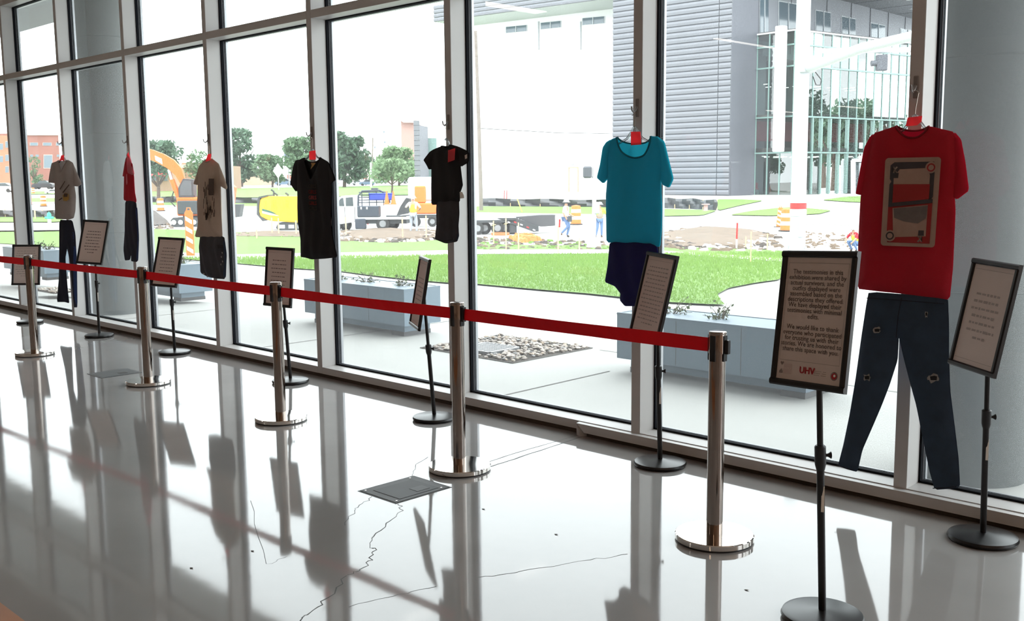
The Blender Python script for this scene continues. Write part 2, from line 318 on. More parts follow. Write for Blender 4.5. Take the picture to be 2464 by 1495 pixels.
# ------------------------------------------------------------------ sign stands
SG = {'g': ((.352, -1.571), (.371, -1.747, 1.196), (-12.77, 9.31, 2.73), 'black sign stand with the long printed exhibition statement and logos, nearest the camera'),
 'h': ((.48, -.252), (.496, -.431, 1.085), (-36.6, 10.98, -1.0), 'black sign stand with seven blurred lines, beside the ripped jeans'),
 'f': ((-1.392, -.248), (-1.364, -.372, 1.035), (-23.6, 13.5, -1.2), 'black sign stand filled with close small text, beside the teal shirt and navy shorts'),
 'e': ((-3.287, -.381), (-3.29, -.492, .927), (-29.5, 10., -.6), 'black sign stand turned almost edge-on, left of the second post'),
 'd': ((-5.229, -.311), (-5.221, -.395, .912), (8.4, 6.0, -.36), 'black sign stand behind the middle post, left of the black dress'),
 'c': ((-7.382, -.256), (-7.362, -.295, .925), (18.5, 15.5, -1.4), 'black sign stand beside the tan shirt, right of the fourth post'),
 'b': ((-9.088, -.276), (-9.102, -.282, 1.059), (28.5, 16.5, -2.5), 'tall black sign stand in front of the round concrete column behind it'),
 'a': ((-10.888, -.357), (-10.869, -.363, .72), (47., 11.6, -.4), 'low black sign stand behind the farthest post at the left edge')}
def words(mb, c, R_, U, N_, w, y, seedn, lh, dens=1.):
    rg = random.Random(seedn); x = -w/2
    while x < w/2-.006:
        ww = min(rg.uniform(.012, .034), w/2-x); h = lh*rg.uniform(.75, 1.1)
        q = lambda a, b: c+R_*a+U*b+N_*.0016
        mb.add([q(x, y-h/2), q(x+ww, y-h/2), q(x+ww, y+h/2), q(x, y+h/2)], [(0, 1, 2, 3)]); x += ww+.007
WN, HN = .34, .5
for key, (b, c, an, lb) in SG.items():
    yaw, til, rol = map(math.radians, an); c = np.array(c); t = thing('sign_stand', lb, 'sign stand', (*b, 0), group='black floor sign stands')
    R0 = np.array([math.cos(yaw), math.sin(yaw), 0]); N0 = np.array([math.sin(yaw), -math.cos(yaw), 0]); Z = np.array([0, 0, 1.])
    U0 = math.cos(til)*Z-math.sin(til)*N0; R_ = math.cos(rol)*R0+math.sin(rol)*U0; U = -math.sin(rol)*R0+math.cos(rol)*U0; N_ = np.cross(R_, U)
    bx, by = b
    MB().lathe([(.135, 0), (.152, .004), (.157, .015), (.152, .026), (.135, .031), (.05, .034), (.022, .040), (.0, .040)], 48, (bx, by, 0)).build('base', 'black_metal', t, True)
    at_ = c-N_*.03; top = np.array([at_[0], at_[1], c[2]-.02]); bot = np.array([bx, by, .035]); j = bot+(top-bot)*.56
    MB().tube([bot, j], .0145, 16).build('lower_pole', 'black_metal', t, True); MB().tube([j, top], .0115, 16).build('upper_pole', 'black_metal', t, True)
    col = MB().tube([j-(top-bot)*.05, j-(top-bot)*.03, j+(top-bot)*.03, j+(top-bot)*.035], [.016, .021, .021, .015], 16).build('collar', 'black_plastic', t, True)
    kx = j+np.array([DR[0], DR[1], 0])*.028; MB().tube([j, kx, kx+DR*.012], [.006, .006, .014], 10).build('knob', 'black_plastic', col, True)
    lx = j-(top-bot)*.15; vw = CAM-lx; vw[2] = 0; vw /= np.linalg.norm(vw); sd_ = np.cross(Z, vw)
    if key in 'fghbc': MB().hexa([lx+vw*.0147+sd_*q+Z*z_+vw*e for z_ in (-.05, .05) for q, e in ((.002, 0), (.013, 0), (.013, .001), (.002, .001))]).build('white_sticker', 'white_tag', t)
    MB().bar(top, c-N_*.008, .03, .02).build('tilt_bracket', 'chrome', t)
    fr = .0245; q = lambda a, bb, d: c+R_*a+U*bb+N_*d
    MB().hexa([q(-WN/2+.005, -HN/2+.005, -.012), q(WN/2-.005, -HN/2+.005, -.012), q(WN/2-.005, HN/2-.005, -.012), q(-WN/2+.005, HN/2-.005, -.012), q(-WN/2+.005, -HN/2+.005, -.003), q(WN/2-.005, -HN/2+.005, -.003), q(WN/2-.005, HN/2-.005, -.003), q(-WN/2+.005, HN/2-.005, -.003)]).build('back_panel', 'black_plastic', t)
    for (x0, x1, y0, y1) in ((-WN/2, WN/2, HN/2-fr, HN/2), (-WN/2, WN/2, -HN/2, -HN/2+fr), (-WN/2, -WN/2+fr, -HN/2+fr, HN/2-fr), (WN/2-fr, WN/2, -HN/2+fr, HN/2-fr)):
        hz = x1-x0 > y1-y0; g = .006
        a0 = [(x0, y0), (x1, y0), (x1, y1), (x0, y1)]; a1 = [(x0, y0+g), (x1, y0+g), (x1, y1-g), (x0, y1-g)] if hz else [(x0+g, y0), (x1-g, y0), (x1-g, y1), (x0+g, y1)]
        MB().loft([[q(a, bb, d) for a, bb in rr] for rr, d in ((a0, -.012), (a0, .004), (a1, .0095))]).build('frame_rail', 'black_metal', t)
    sh = MB().add([q(-WN/2+fr, -HN/2+fr, 0), q(WN/2-fr, -HN/2+fr, 0), q(WN/2-fr, HN/2-fr, 0), q(-WN/2+fr, HN/2-fr, 0)], [(0, 1, 2, 3)]).build('printed_sheet', 'paper', t)
    bl = []
    yb = -.156 if key == 'g' else -.206
    for (x0, x1, y0, y1) in [(-.136, .136, .2045, .206), (-.136, .136, yb, yb+.0015)]+([(-.136, -.135, yb, .206), (.135, .136, yb, .206)] if key == 'g' else []):
        MB().add([q(x0, y0, .0014), q(x1, y0, .0014), q(x1, y1, .0014), q(x0, y1, .0014)], [(0, 1, 2, 3)]).build('border_line', 'ink_soft', sh)
    if key == 'g':
        put_text('The testimonies in this\nexhibition were shared by\nactual survivors, and the\noutfits displayed were\nassembled based on the\ndescriptions they offered.\nWe have displayed their\ntestimonies with minimal\nedits.\n\nWe would like to thank\neveryone who participated\nfor trusting us with their\nstories. We are honored to\nshare this space with you.', .0245, 'statement_text', 'ink', sh, q(0, .165, 0), R_, U, .0016, space=.83, bold=.0006)
        put_text('UHV', .034, 'logo_letters', 'ink_red', sh, q(-.005, -.197, 0), R_, U, .0016, bold=.003)
        mb = MB()
        for yy in (-.183, -.190, -.197): words(mb, q(.055, 0, 0), R_, U, N_, .055, yy, yy*1000, .0022)
        mb.build('logo_text', 'ink_soft', sh, kind='stuff')
        cc = q(.118, -.193, .0015); ring = [cc+.0155*(math.cos(a)*R_+math.sin(a)*U) for a in np.linspace(0, 2*math.pi, 25)[:-1]]; MB().add(ring, [tuple(range(24))]).build('seal_ring', 'ink', sh)
        cc = cc+N_*.0004; ring = [cc+.0115*(math.cos(a)*R_+math.sin(a)*U) for a in np.linspace(0, 2*math.pi, 25)[:-1]]; s2 = MB().add(ring, [tuple(range(24))]).build('seal_disc', 'ink_red', sh)
        cc = cc+N_*.0004+R_*.002+U*.002; ring = [cc+.005*(math.cos(a)*R_+math.sin(a)*U) for a in np.linspace(0, 2*math.pi, 17)[:-1]]; MB().add(ring, [tuple(range(16))]).build('seal_mark', 'white_tag', sh)
        hc = q(-.122, -.168, .0015); hp = [(0, -.008), (.008, .001), (.006, .006), (.003, .006), (0, .003), (-.003, .006), (-.006, .006), (-.008, .001)]; MB().add([hc+R_*a+U*bb for a, bb in hp], [tuple(range(8))]).build('heart_mark', 'ink', sh)
        fl = q(-.124, -.199, .0015); hp = [(-.009, -.006), (.009, -.006), (.008, .002), (.003, .004), (.001, .011), (-.004, .004), (-.008, .003)]; MB().add([fl+R_*a+U*bb for a, bb in hp], [tuple(range(7))]).build('flame_mark', 'ink', sh)
        MB().add([q(-.113, -.206, .0012), q(-.075, -.206, .0012), q(-.075, -.169, .0012), q(-.113, -.169, .0012)], [(0, 1, 2, 3)]).build('logo_panel', M('logo_panel', (.62, .5, .47), .8), sh)
        put_text('FAMILY', .0105, 'logo_word', 'paper', sh, q(-.094, -.189, 0), R_, U, .0022, bold=.0006)
    else:
        nl, y0, dy, wid, lh, mt = {'h': (7, .095, -.033, .20, .011, 'ink_soft'), 'f': (15, .165, -.0235, .25, .008, 'ink_soft'), 'e': (8, .1, -.03, .2, .008, 'ink_soft'), 'd': (9, .14, -.034, .19, .008, 'ink'), 'c': (9, .14, -.033, .2, .007, 'ink'), 'b': (8, .12, -.034, .2, .010, 'ink'), 'a': (12, .17, -.028, .25, .006, 'ink_soft')}[key]
        mb = MB()
        for i in range(nl): words(mb, c, R_, U, N_, wid*(1 if i < nl-1 else .5)*(.85+.15*((i*7) % 3)/2), y0+dy*i, i+ord(key)*31, lh)
        mb.build('blurred_text_lines', mt, sh, kind='stuff')
# ------------------------------------------------------------------ garments
class Plane:
    def __init__(s, mx, dy, deg, y0=-.075):
        s.o = np.array([mx-.035, y0+dy, 0.]); a = math.radians(deg); s.d = np.array([math.cos(a), math.sin(a), 0]); s.n = np.array([math.sin(a), -math.cos(a), 0])
    def uv(s, x, y, off=0.):
        r = ray(x, y); k = ((s.o+s.n*off-CAM)@s.n)/(r@s.n); P = CAM+r*k; return ((P-s.o)@s.d, P[2])
    def P(s, u, z, off=0.): return s.o+s.d*u+s.n*off+np.array([0, 0, z])
def smooth_poly(pts, it=1):
    P = [np.array(p) for p in pts]
    for _ in range(it):
        Q = []
        for i in range(len(P)): a, b = P[i], P[(i+1) % len(P)]; Q += [a*.9+b*.1, a*.1+b*.9]
        P = Q
    return P
def cdt(poly, h):
    P = [np.array(p) for p in poly]; B = []
    for i in range(len(P)):
        a, b = P[i], P[(i+1) % len(P)]; n = max(1, int(round(np.linalg.norm(b-a)/h)))
        for j in range(n): B.append(a+(b-a)*j/n)
    B = np.array(B); n = len(B); lo, hi = B.min(0), B.max(0)
    X, Y = np.meshgrid(np.arange(lo[0], hi[0], h), np.arange(lo[1], hi[1], h*.87)); X[1::2] += h/2; G = np.stack([X.ravel(), Y.ravel()], 1)
    def dist(Q):
        A_, B_ = B, np.roll(B, -1, 0); D = B_-A_; L2 = (D**2).sum(1)+1e-12
        T = np.clip(((Q[:, None]-A_[None])*D[None]).sum(2)/L2[None], 0, 1); return np.sqrt(((Q[:, None]-A_[None]-T[..., None]*D[None])**2).sum(2).min(1))
    ins = np.zeros(len(G), bool); x, y = G[:, 0], G[:, 1]
    for i in range(n):
        a, b = B[i], B[(i+1) % n]; c = (a[1] > y) != (b[1] > y)
        with np.errstate(divide='ignore', invalid='ignore'): ins ^= c & (x < (b[0]-a[0])*(y-a[1])/(b[1]-a[1]+1e-15)+a[0])
    G = G[ins]; G = G[dist(G) > h*.55] if len(G) else G
    V = [Vector(p) for p in np.vstack([B, G]) if True]
    r = delaunay_2d_cdt(V, [], [list(range(n))], 1, 1e-7)
    vv = np.array([tuple(v) for v in r[0]]); return vv, [tuple(f) for f in r[2]], dist(vv)
def pile(pl, px, h=.022, bulge=.03, folds=.006, seed=0, sides=(1, -1), back=None, sm=1, flare=.06, edge=.003):
    """closed puffy cloth: a front and a back sheet that meet along the outline"""
    mb = MB(); rg = random.Random(seed); ph = [rg.uniform(0, 6.3) for _ in range(6)]
    for sgn in sides:
        src = px if (sgn > 0 or back is None) else back
        poly = smooth_poly([pl.uv(*p) for p in src], sm); vv, ff, dd = cdt(poly, h); P = []
        for (u, z), d in zip(vv, dd):
            e = 1-math.exp(-d/flare); f = folds*min(1, d/.03)*(math.sin(u*46+ph[0]+2.5*math.sin(z*5+ph[1]))*.6+math.sin(u*21+z*9+ph[2])*.7+math.sin(z*17+u*8+ph[3])*.35)
            P.append(pl.P(u, z, sgn*(edge+bulge*e)+f))
        mb.add(P, [f if sgn > 0 else f[::-1] for f in ff])
    return mb
def curve3(pl, px, off, n=5):
    P = [np.array(pl.uv(*p)) for p in px]; out = []
    for i in range(len(P)-1):
        p0, p1, p2, p3 = P[max(i-1, 0)], P[i], P[i+1], P[min(i+2, len(P)-1)]
        for j in range(n):
            t = j/n; out.append(.5*((2*p1)+(-p0+p2)*t+(2*p0-5*p1+4*p2-p3)*t*t+(-p0+3*p1-3*p2+p3)*t**3))
    out.append(P[-1]); return [pl.P(u, z, off) for u, z in out]
def decal(pl, px, off, name, mat, parent, sm=0):
    poly = [pl.uv(*p, off) for p in px]
    if sm: poly = smooth_poly(poly, sm)
    return MB().add([pl.P(u, z, off) for u, z in poly], [tuple(range(len(poly)))]).build(name, mat, parent)
def base_of(pl, px):
    q = [pl.uv(*p) for p in px]; return pl.P(np.mean([a for a, b in q]), min(b for a, b in q))
def hanger(pl, px, py, lb, top, wpx=62, hook=True):
    """clear plastic hanger: neck at px,py, hook up to top"""
    k = .5; u, z = pl.uv(px, py); uw = abs(pl.uv(px+wpx, py)[0]-u); t = thing('hanger', lb, 'hanger', pl.P(u, z-.05), group='clear hangers on the wall hooks')
    for s_ in (-1, 1):
        MB().tube([pl.P(u+s_*.012, z+.035), pl.P(u+s_*.022, z+.015), pl.P(u+s_*uw*.45, z-.028), pl.P(u+s_*uw, z-.06)], [.006, .0075, .0075, .005], 8).build('arm', 'clear_plastic', t, True)
    MB().tube([pl.P(u-.012, z+.035), pl.P(u, z+.042), pl.P(u+.012, z+.035)], .006, 8).build('neck', 'clear_plastic', t, True)
    ut, zt = pl.uv(*top); hk = [pl.P(u, z+.04), pl.P(u, z+.065), pl.P(ut+.012, zt-.022), pl.P(ut+.016, zt-.004), pl.P(ut+.004, zt+.008), pl.P(ut-.012, zt+.002)]
    MB().tube(hk, .0022, 8).build('wire_hook', 'chrome', t, True); return t
def wall_hook(mx, px, py, lb):
    P = aty(px, py, -.004); x, z = mx-.035, P[2]; t = thing('wall_hook', lb, 'hook', (x, 0, z), group='adhesive hooks on the mullions')
    MB().cbox(x-.013, x+.013, -.007, 0, z-.05, z+.06, .003).build('backplate', 'hook_plastic', t)
    MB().tube([(x, -.006, z+.01), (x, -.02, z-.01), (x, -.04, z-.022), (x, -.055, z-.012), (x, -.06, z+.012)], [.008, .007, .006, .005, .0045], 8).build('hook_arm', 'hook_plastic', t, True); return t
def note(pl, px, off, lb):
    t = decal(pl, px, off, 'paper_note', 'pink_note', None); me = t.data; c = np.mean([np.array(v.co) for v in me.vertices], 0)
    for v in me.vertices: v.co = Vector(np.array(v.co)-c)
    t.location = Vector(c); bm = bmesh.new(); bm.from_mesh(me); r = bmesh.ops.extrude_face_region(bm, geom=list(bm.faces)); 
    for v in [g for g in r['geom'] if isinstance(g, bmesh.types.BMVert)]: v.co += Vector(pl.n*-.0012)
    bmesh.ops.recalc_face_normals(bm, faces=bm.faces); bm.to_mesh(me); bm.free()
    return tag(t, lb, 'note', 'pink paper notes on the hangers')
def tee(pl, name, lb, cat, mat, body, fneck, bneck, sleeves, seed, trim=None, bulge=.035, h=.02, folds=.006, hem=True):
    """body lists the outline from the right neck point clockwise round to the left neck point; fneck/bneck run left to right"""
    t = thing(name, lb, cat, base_of(pl, body)); b = pile(pl, body+fneck, h, bulge, folds, seed, back=body+bneck).build('body', mat, t, True)
    for i, s_ in enumerate(sleeves): pile(pl, s_, h, .02, folds*.8, seed+i+1, edge=.006).build('sleeve', mat, t, True)
    L, Rr = body[-1], body[0]
    MB().tube(curve3(pl, [L]+fneck+[Rr], .006), .0055, 8).build('collar', trim or mat, t, True)
    MB().tube(curve3(pl, [L]+bneck+[Rr], -.004), .005, 8).build('back_collar', trim or mat, t, True)
    return t
M('red_cotton', (.46, .008, .026), .85, var=.1, scale=30, bump=.08, bscale=200, trans=.22); M('red_rib', (.22, .004, .012), .85, var=.08)
M('teal_cotton', (.02, .40, .54), .8, var=.08, scale=30, bump=.06, bscale=200, trans=.34); M('teal_rib', (.008, .2, .27), .8, var=.05, trans=.2)
M('navy_cloth', (.012, .013, .115), .8, var=.15, scale=20, trans=.25)
M('black_cotton', (.009, .008, .011), .85, var=.15, scale=30, bump=.05, bscale=150)
M('tan_cotton', (.50, .395, .315), .85, var=.08, scale=30, bump=.05, bscale=150, trans=.12); M('grey_cotton', (.40, .35, .325), .85, var=.1, scale=25, bump=.05, bscale=150, trans=.12)
M('denim', (.026, .048, .085), .85, var=.35, scale=14, bump=.1, bscale=300); M('denim_fray', (.28, .27, .26), .9, var=.3, scale=60); M('dark_denim', (.04, .04, .048), .85, var=.3, scale=18, bump=.1, bscale=200)
M('dark_navy', (.012, .015, .032), .85, var=.2, scale=20); M('blue_side', (.02, .045, .14), .85, var=.2); M('pink_cotton', (.75, .22, .27), .85, var=.1, trans=.4)
M('print_cream', (.40, .275, .225), .85, var=.08, scale=40); M('print_dark', (.06, .05, .055), .85, var=.2, scale=30); M('print_grey', (.16, .135, .13), .85, var=.3, scale=30); M('print_red', (.33, .02, .02), .8, var=.2); M('print_white', (.6, .52, .48), .8, var=0)
M('print_brown', (.09, .06, .045), .85, var=.2); M('print_gold', (.42, .25, .06), .8, var=.2); M('label_tan', (.45, .27, .1), .8, var=0)
# red shirt and ripped jeans
pl = Plane(0, -.03, 0)
t = tee(pl, 't_shirt', 'red crew-neck t-shirt with a framed playing-card print on the chest', 'shirt', 'red_cotton',
  [(2236, 303.5), (2298, 318), (2304, 400), (2297, 474), (2299, 508), (2296, 574), (2293, 641), (2285, 721.6), (2235, 716), (2180, 708), (2120, 702), (2062, 695), (2066, 574), (2070, 494), (2072, 470), (2084, 400), (2100, 322), (2155.6, 303.5)],
  [(2163, 314), (2178, 328), (2195, 332), (2212, 329), (2228, 316)], [(2175, 312), (2196, 315), (2218, 312)],
  [[(2296, 317), (2312, 336), (2322, 390), (2331, 459), (2302.7, 480), (2295, 474), (2300, 400)], [(2103, 321), (2093.7, 330), (2080, 357), (2065, 440), (2060, 466.8), (2074, 470), (2086, 400)]], 11, 'red_rib', .045)
off = .056; body = t
c4 = [np.array(p) for p in ((2130.5, 380.5), (2265, 377.8), (2249, 596), (2118.8, 591))]
def cq(u, v): a = c4[0]*(1-u)+c4[1]*u; b = c4[3]*(1-u)+c4[2]*u; return tuple(a*(1-v)+b*v)
def patch(poly, o_, nm, mt, par): return decal(pl, [cq(*p) for p in poly], o_, nm, mt, par)
rr = []
for cx, cy, a0 in ((.06, .04, 180), (.94, .04, 270), (.94, .96, 0), (.06, .96, 90)):
    for k in range(5): a = math.radians(a0+k*22.5); rr.append((cx+.06*math.cos(a), cy+.04*math.sin(a)))
card = patch(rr, off+.002, 'card_print', 'print_cream', t)
patch([(.10, .085), (.17, .05), (.88, .05), (.90, .09), (.90, .44), (.88, .46), (.90, .5), (.10, .545), (.10, .3), (.13, .27), (.10, .24)], off+.004, 'print_field', 'print_dark', card)
patch([(.17, .22), (.27, .13), (.78, .12), (.82, .2), (.82, .47), (.17, .52)], off+.006, 'print_field', 'print_cream', card)
patch([(.17, .3), (.83, .3), (.83, .465), (.17, .515)], off+.008, 'print_field', 'print_red', card)
patch([(.10, .555), (.90, .51), (.90, .96), (.12, .96), (.10, .9)], off+.004, 'print_field', 'print_red', card)
patch([(.18, .57), (.82, .53), (.82, .88), (.22, .9)], off+.006, 'print_field', 'print_cream', card)
patch([(.2, .575), (.82, .54), (.8, .68), (.66, .74), (.4, .72), (.22, .68)], off+.008, 'print_field', 'print_grey', card)
patch([(.10, .515), (.90, .465), (.90, .505), (.10, .56)], off+.010, 'print_band', 'print_dark', card)
for (u, v, fl) in ((.2, .135, 1), (.73, .91, -1)):
    u0, z0 = pl.uv(*cq(u, v), off); put_text('K', .042, 'card_letter', 'print_white', card, pl.P(u0, z0-.016*fl, off+.008), pl.d*fl, np.array([0, 0, 1.])*fl, .001, bold=.003)
    patch([(u-.055, v+.035*fl), (u+.055, v+.035*fl), (u+.05, v+.095*fl), (u-.05, v+.095*fl)], off+.0065, 'suit_panel', 'print_dark', card)
for (u, v, m_) in ((.83, .115, 'print_red'), (.16, .885, 'print_dark')):
    for rad, o_, mm in ((.105, .011, 'print_cream'), (.075, .013, m_), (.05, .0145, 'print_cream')): patch([(u+rad*math.cos(a), v+rad*.62*math.sin(a)) for a in np.linspace(0, 6.283, 21)[:-1]], off+o_, 'round_emblem', mm, card)
hanger(pl, 2201, 298, 'clear hanger holding the red t-shirt', (2203, 222), 60); wall_hook(0, 2203, 212, 'small adhesive hook above the red t-shirt')
note(pl, [(2184, 283), (2219, 279), (2217, 293), (2206, 302), (2179, 304)], .012, 'pink paper note on the hanger of the red t-shirt')
t = thing('jeans', 'dark blue ripped skinny jeans hanging below the red t-shirt', 'jeans', pl.P(0, .2))
pile(pl, [(2090.8, 702), (2280.5, 716), (2283, 780), (2283, 849), (2286, 939), (2295, 1011.6), (2305.8, 1100), (2310, 1175), (2249.5, 1179), (2236, 1130), (2222, 1060), (2205, 975), (2190, 921), (2172, 850), (2163, 809), (2159.5, 867), (2141, 925), (2121.5, 975.5), (2099.9, 1026), (2074.6, 1084), (2063, 1136), (2040, 1130), (2016.8, 1121), (2030, 1070), (2045.7, 993.5), (2060, 907), (2072.8, 813), (2085, 733)], .02, .028, .005, 21).build('legs', 'denim', t, True)
for (x, y, w_, h_) in ((2110, 795, 16, 13), (2086, 909, 15, 15), (2246, 910, 22, 18), (2229, 756, 6, 14)):
    rg = random.Random(x); pp = [(x+w_*.62*math.copysign(abs(math.cos(a))**.5, math.cos(a))*rg.uniform(.65, 1.15), y+h_*.6*math.sin(a)*rg.uniform(.5, 1.35)) for a in np.linspace(0, 6.283, 17)[:-1]]
    rp = decal(pl, pp, .037, 'rip_fray', 'denim_fray', t); decal(pl, [(x-w_*.38, y-h_*.2), (x+w_*.1, y-h_*.3), (x+w_*.4, y-h_*.22), (x+w_*.36, y+h_*.3), (x-w_*.3, y+h_*.28)], .0385, 'rip_hole', 'black_cotton', rp)
for seam in ([(2163, 811), (2168, 760), (2176, 716)], [(2092, 716), (2180, 722), (2279, 730)], [(2020, 1116), (2064, 1130)], [(2251, 1172), (2309, 1168)]): MB().tube(curve3(pl, seam, .033), .0022, 5).build('seam', 'dark_navy', t)
# teal shirt and navy shorts
pl = Plane(-S, -.02, 0)
t = tee(pl, 't_shirt', 'teal scoop-neck t-shirt with short sleeves', 'shirt', 'teal_cotton',
  [(1567, 327.6), (1584.5, 328.7), (1592, 380), (1590.7, 430.6), (1591, 462.6), (1593, 504), (1592, 553), (1588, 595), (1558, 588), (1510, 586), (1460, 584), (1459, 528.7), (1458.5, 469.6), (1462, 428), (1462, 380), (1470, 336), (1485, 330.4)],
  [(1488.7, 348), (1497, 365), (1515, 377), (1532, 380), (1550, 374), (1560, 358), (1565, 341)], [(1490, 336), (1503, 343), (1526, 346), (1550, 344), (1562, 336)],
  [[(1582, 328.5), (1598, 341), (1608.8, 386), (1620, 430.6), (1610, 452), (1595.6, 445), (1589, 431), (1592, 380)], [(1472, 335), (1460, 342), (1451.5, 354.8), (1445, 396.5), (1437, 428), (1452, 441.7), (1464, 428), (1464, 380)]], 31, 'teal_rib', .035)
hanger(pl, 1527, 322, 'clear hanger holding the teal t-shirt', (1524, 279), 42); wall_hook(-S, 1527, 262, 'small adhesive hook above the teal t-shirt')
note(pl, [(1518, 317), (1541, 317), (1543, 348), (1518, 350)], .016, 'pink paper note hanging at the neck of the teal t-shirt')
t = thing('shorts', 'navy blue draped shorts below the teal t-shirt', 'shorts', pl.P(0, 1.0))
pile(pl, [(1468, 580), (1578, 582), (1590, 640), (1588, 690), (1562, 728), (1530, 735), (1515, 733), (1504, 735), (1492, 722), (1493, 706), (1480, 689), (1455.7, 679), (1462.6, 640)], .02, .03, .008, 41).build('cloth', 'navy_cloth', t, True)
pile(pl, [(1496, 712), (1532, 716), (1556, 722), (1530, 737), (1504, 737), (1492, 723)], .02, .034, .004, 42).build('cuff', 'navy_cloth', t, True)
# toddler tee and shorts
pl = Plane(-2*S, -.02, 0)
t = tee(pl, 't_shirt', 'small black child-size t-shirt with a pink note on its chest', 'shirt', 'black_cotton',
  [(1084.5, 348), (1102.7, 352.8), (1110, 375), (1108, 402), (1111, 427.7), (1113.4, 446), (1107, 464), (1106, 485), (1092, 491), (1065, 493), (1038.5, 493), (1038, 451), (1038.5, 408.4), (1038, 380), (1045, 359), (1063, 351.7)],
  [(1068, 357), (1075, 359), (1081, 356)], [(1070, 353), (1078, 353)],
  [[(1100, 352), (1122, 362.4), (1128.4, 370), (1126, 391), (1108, 402), (1106, 375)], [(1047, 358), (1035, 365.6), (1020, 385), (1028, 398), (1033, 408), (1041, 407), (1042, 380)]], 51, None, .03)
decal(pl, [(1118, 374), (1124, 371), (1124, 381), (1119, 383)], .034, 'sleeve_print', 'print_white', t)
decal(pl, [(1106, 462), (1112, 462), (1116, 470), (1117, 477), (1107, 478)], .012, 'hanging_tag', 'white_tag', t)
hanger(pl, 1074, 348, 'clear hanger holding the black child t-shirt', (1070, 302), 16); wall_hook(-2*S, 1074, 296, 'small adhesive hook above the black child t-shirt')
note(pl, [(1078, 362), (1095, 357), (1093.7, 385), (1077.5, 391)], .038, 'pink paper note pinned on the black child t-shirt')
t = thing('shorts', 'charcoal denim child shorts below the black child t-shirt', 'shorts', pl.P(0, 1.3))
pile(pl, [(1052, 478), (1104, 479), (1105, 515), (1102.7, 543), (1103.8, 567), (1099.5, 582), (1072.8, 586.5), (1047, 576), (1051, 539), (1050, 505)], .018, .03, .006, 61).build('cloth', 'dark_denim', t, True)
pile(pl, [(1095, 566), (1103, 552), (1104, 568), (1100, 581), (1094, 580)], .015, .036, 0, 62).build('side_patch', 'denim', t, True)
MB().tube(curve3(pl, [(1049, 571), (1073, 580), (1100, 575)], .034), .003, 5).build('hem_seam', 'black_cotton', t)
# black dress
pl = Plane(-3*S, -.02, 0)
t = tee(pl, 'dress', 'long black v-neck t-shirt dress with faded red lettering', 'dress', 'black_cotton',
  [(771, 379), (790, 390), (797, 430), (799, 458.6), (797, 500), (796, 537.5), (802, 579), (811.7, 619.4), (780, 623), (750.5, 624.6), (735, 620), (724, 619), (723.6, 575), (717, 537), (716, 500), (716, 463), (714, 420), (716, 386), (731, 380)],
  [(736, 400), (748, 432), (758, 412), (766, 395)], [(740, 388), (752, 391), (764, 387)],
  [[(788, 388), (798, 408), (806.5, 433), (795, 442), (783, 448), (792, 420)], [(718, 384), (712, 387), (707, 398.5), (699, 442), (713, 461.7), (719, 455), (719, 420)]], 71, None, .03, folds=.007)
u0, z0 = pl.uv(752, 480, .048)
for i, (dy, mt) in enumerate(((.093, 'print_brown'), (.047, 'print_red'), (0, None), (-.047, 'print_red'), (-.09, 'print_brown'))):
    put_text('GIRLS', .044, 'print_lettering', mt or M('print_coral', (.75, .12, .12), .8, var=0), t, pl.P(u0, z0+dy, .048), pl.d, (0, 0, 1), .001, bold=.002)
decal(pl, [(748, 392), (760, 392), (754, 400), (747, 408), (750, 398)], .002, 'neck_label', 'label_tan', t)
hanger(pl, 752, 371, 'clear hanger holding the black dress', (749, 333), 26); wall_hook(-3*S, 749, 322, 'small adhesive hook above the black dress')
note(pl, [(744, 364), (759, 362), (760, 384), (744, 385)], .014, 'pink paper note on the hanger of the black dress')
# tan tee and denim shorts
pl = Plane(-4*S, -.02, 0)
t = tee(pl, 't_shirt', 'tan t-shirt with a tall block of dark vertical print', 'shirt', 'tan_cotton',
  [(510, 381.6), (527, 395), (530, 420), (531, 450), (532, 514), (535, 567.6), (532.6, 572), (500.5, 571.6), (469, 570.8), (476.5, 541), (475, 487), (476.5, 446), (478, 401.7), (491, 387)],
  [(496, 390), (503, 389)], [(497, 384), (504, 383)],
  [[(525, 394), (538, 426), (546, 450), (544.7, 456), (530, 447), (529, 420)], [(480, 400), (474, 420), (466, 443), (477, 446), (479, 420)]], 81, None, .04)
mb = MB(); rg = random.Random(5)
for i in range(44):
    x = 489+rg.random()*26; y = 432+rg.random()*85; l_ = rg.uniform(8, 22); w_ = rg.uniform(1.0, 2.2)
    if x > 502: l_ *= .8
    q = [pl.uv(x, y, .066), pl.uv(x+w_, y, .066), pl.uv(x+w_, min(538, y+l_), .066), pl.uv(x, min(538, y+l_), .066)]; mb.add([pl.P(a, b, .066) for a, b in q], [(0, 1, 2, 3)])
mb.build('vertical_print', 'print_brown', t, kind='stuff'); decal(pl, [(502, 430), (515, 430), (514, 470), (502, 470)], .064, 'print_block', 'print_brown', t)
hanger(pl, 504, 384, 'clear hanger holding the tan t-shirt', (500, 345), 18); wall_hook(-4*S, 500, 338, 'small adhesive hook above the tan t-shirt')
note(pl, [(500, 371), (508, 370), (507, 385), (494, 390), (497, 380)], .05, 'pink paper note on the hanger of the tan t-shirt')
t = thing('shorts', 'frayed dark denim shorts below the tan t-shirt', 'shorts', pl.P(0, .95))
pile(pl, [(482, 568), (539, 568), (543, 607.7), (543, 640), (540.7, 672), (526, 671), (511, 669), (500.5, 666.6), (483, 657), (481, 620), (479, 594)], .02, .035, .008, 91).build('cloth', 'dark_denim', t, True)
pile(pl, [(536, 575), (541, 580), (545, 612), (543, 668), (536, 668), (539, 620)], .02, .03, .002, 92).build('side_panel', 'denim', t, True)
decal(pl, [(523, 589), (537, 590), (538, 597), (524, 598)], .05, 'pocket_opening', 'black_cotton', t)
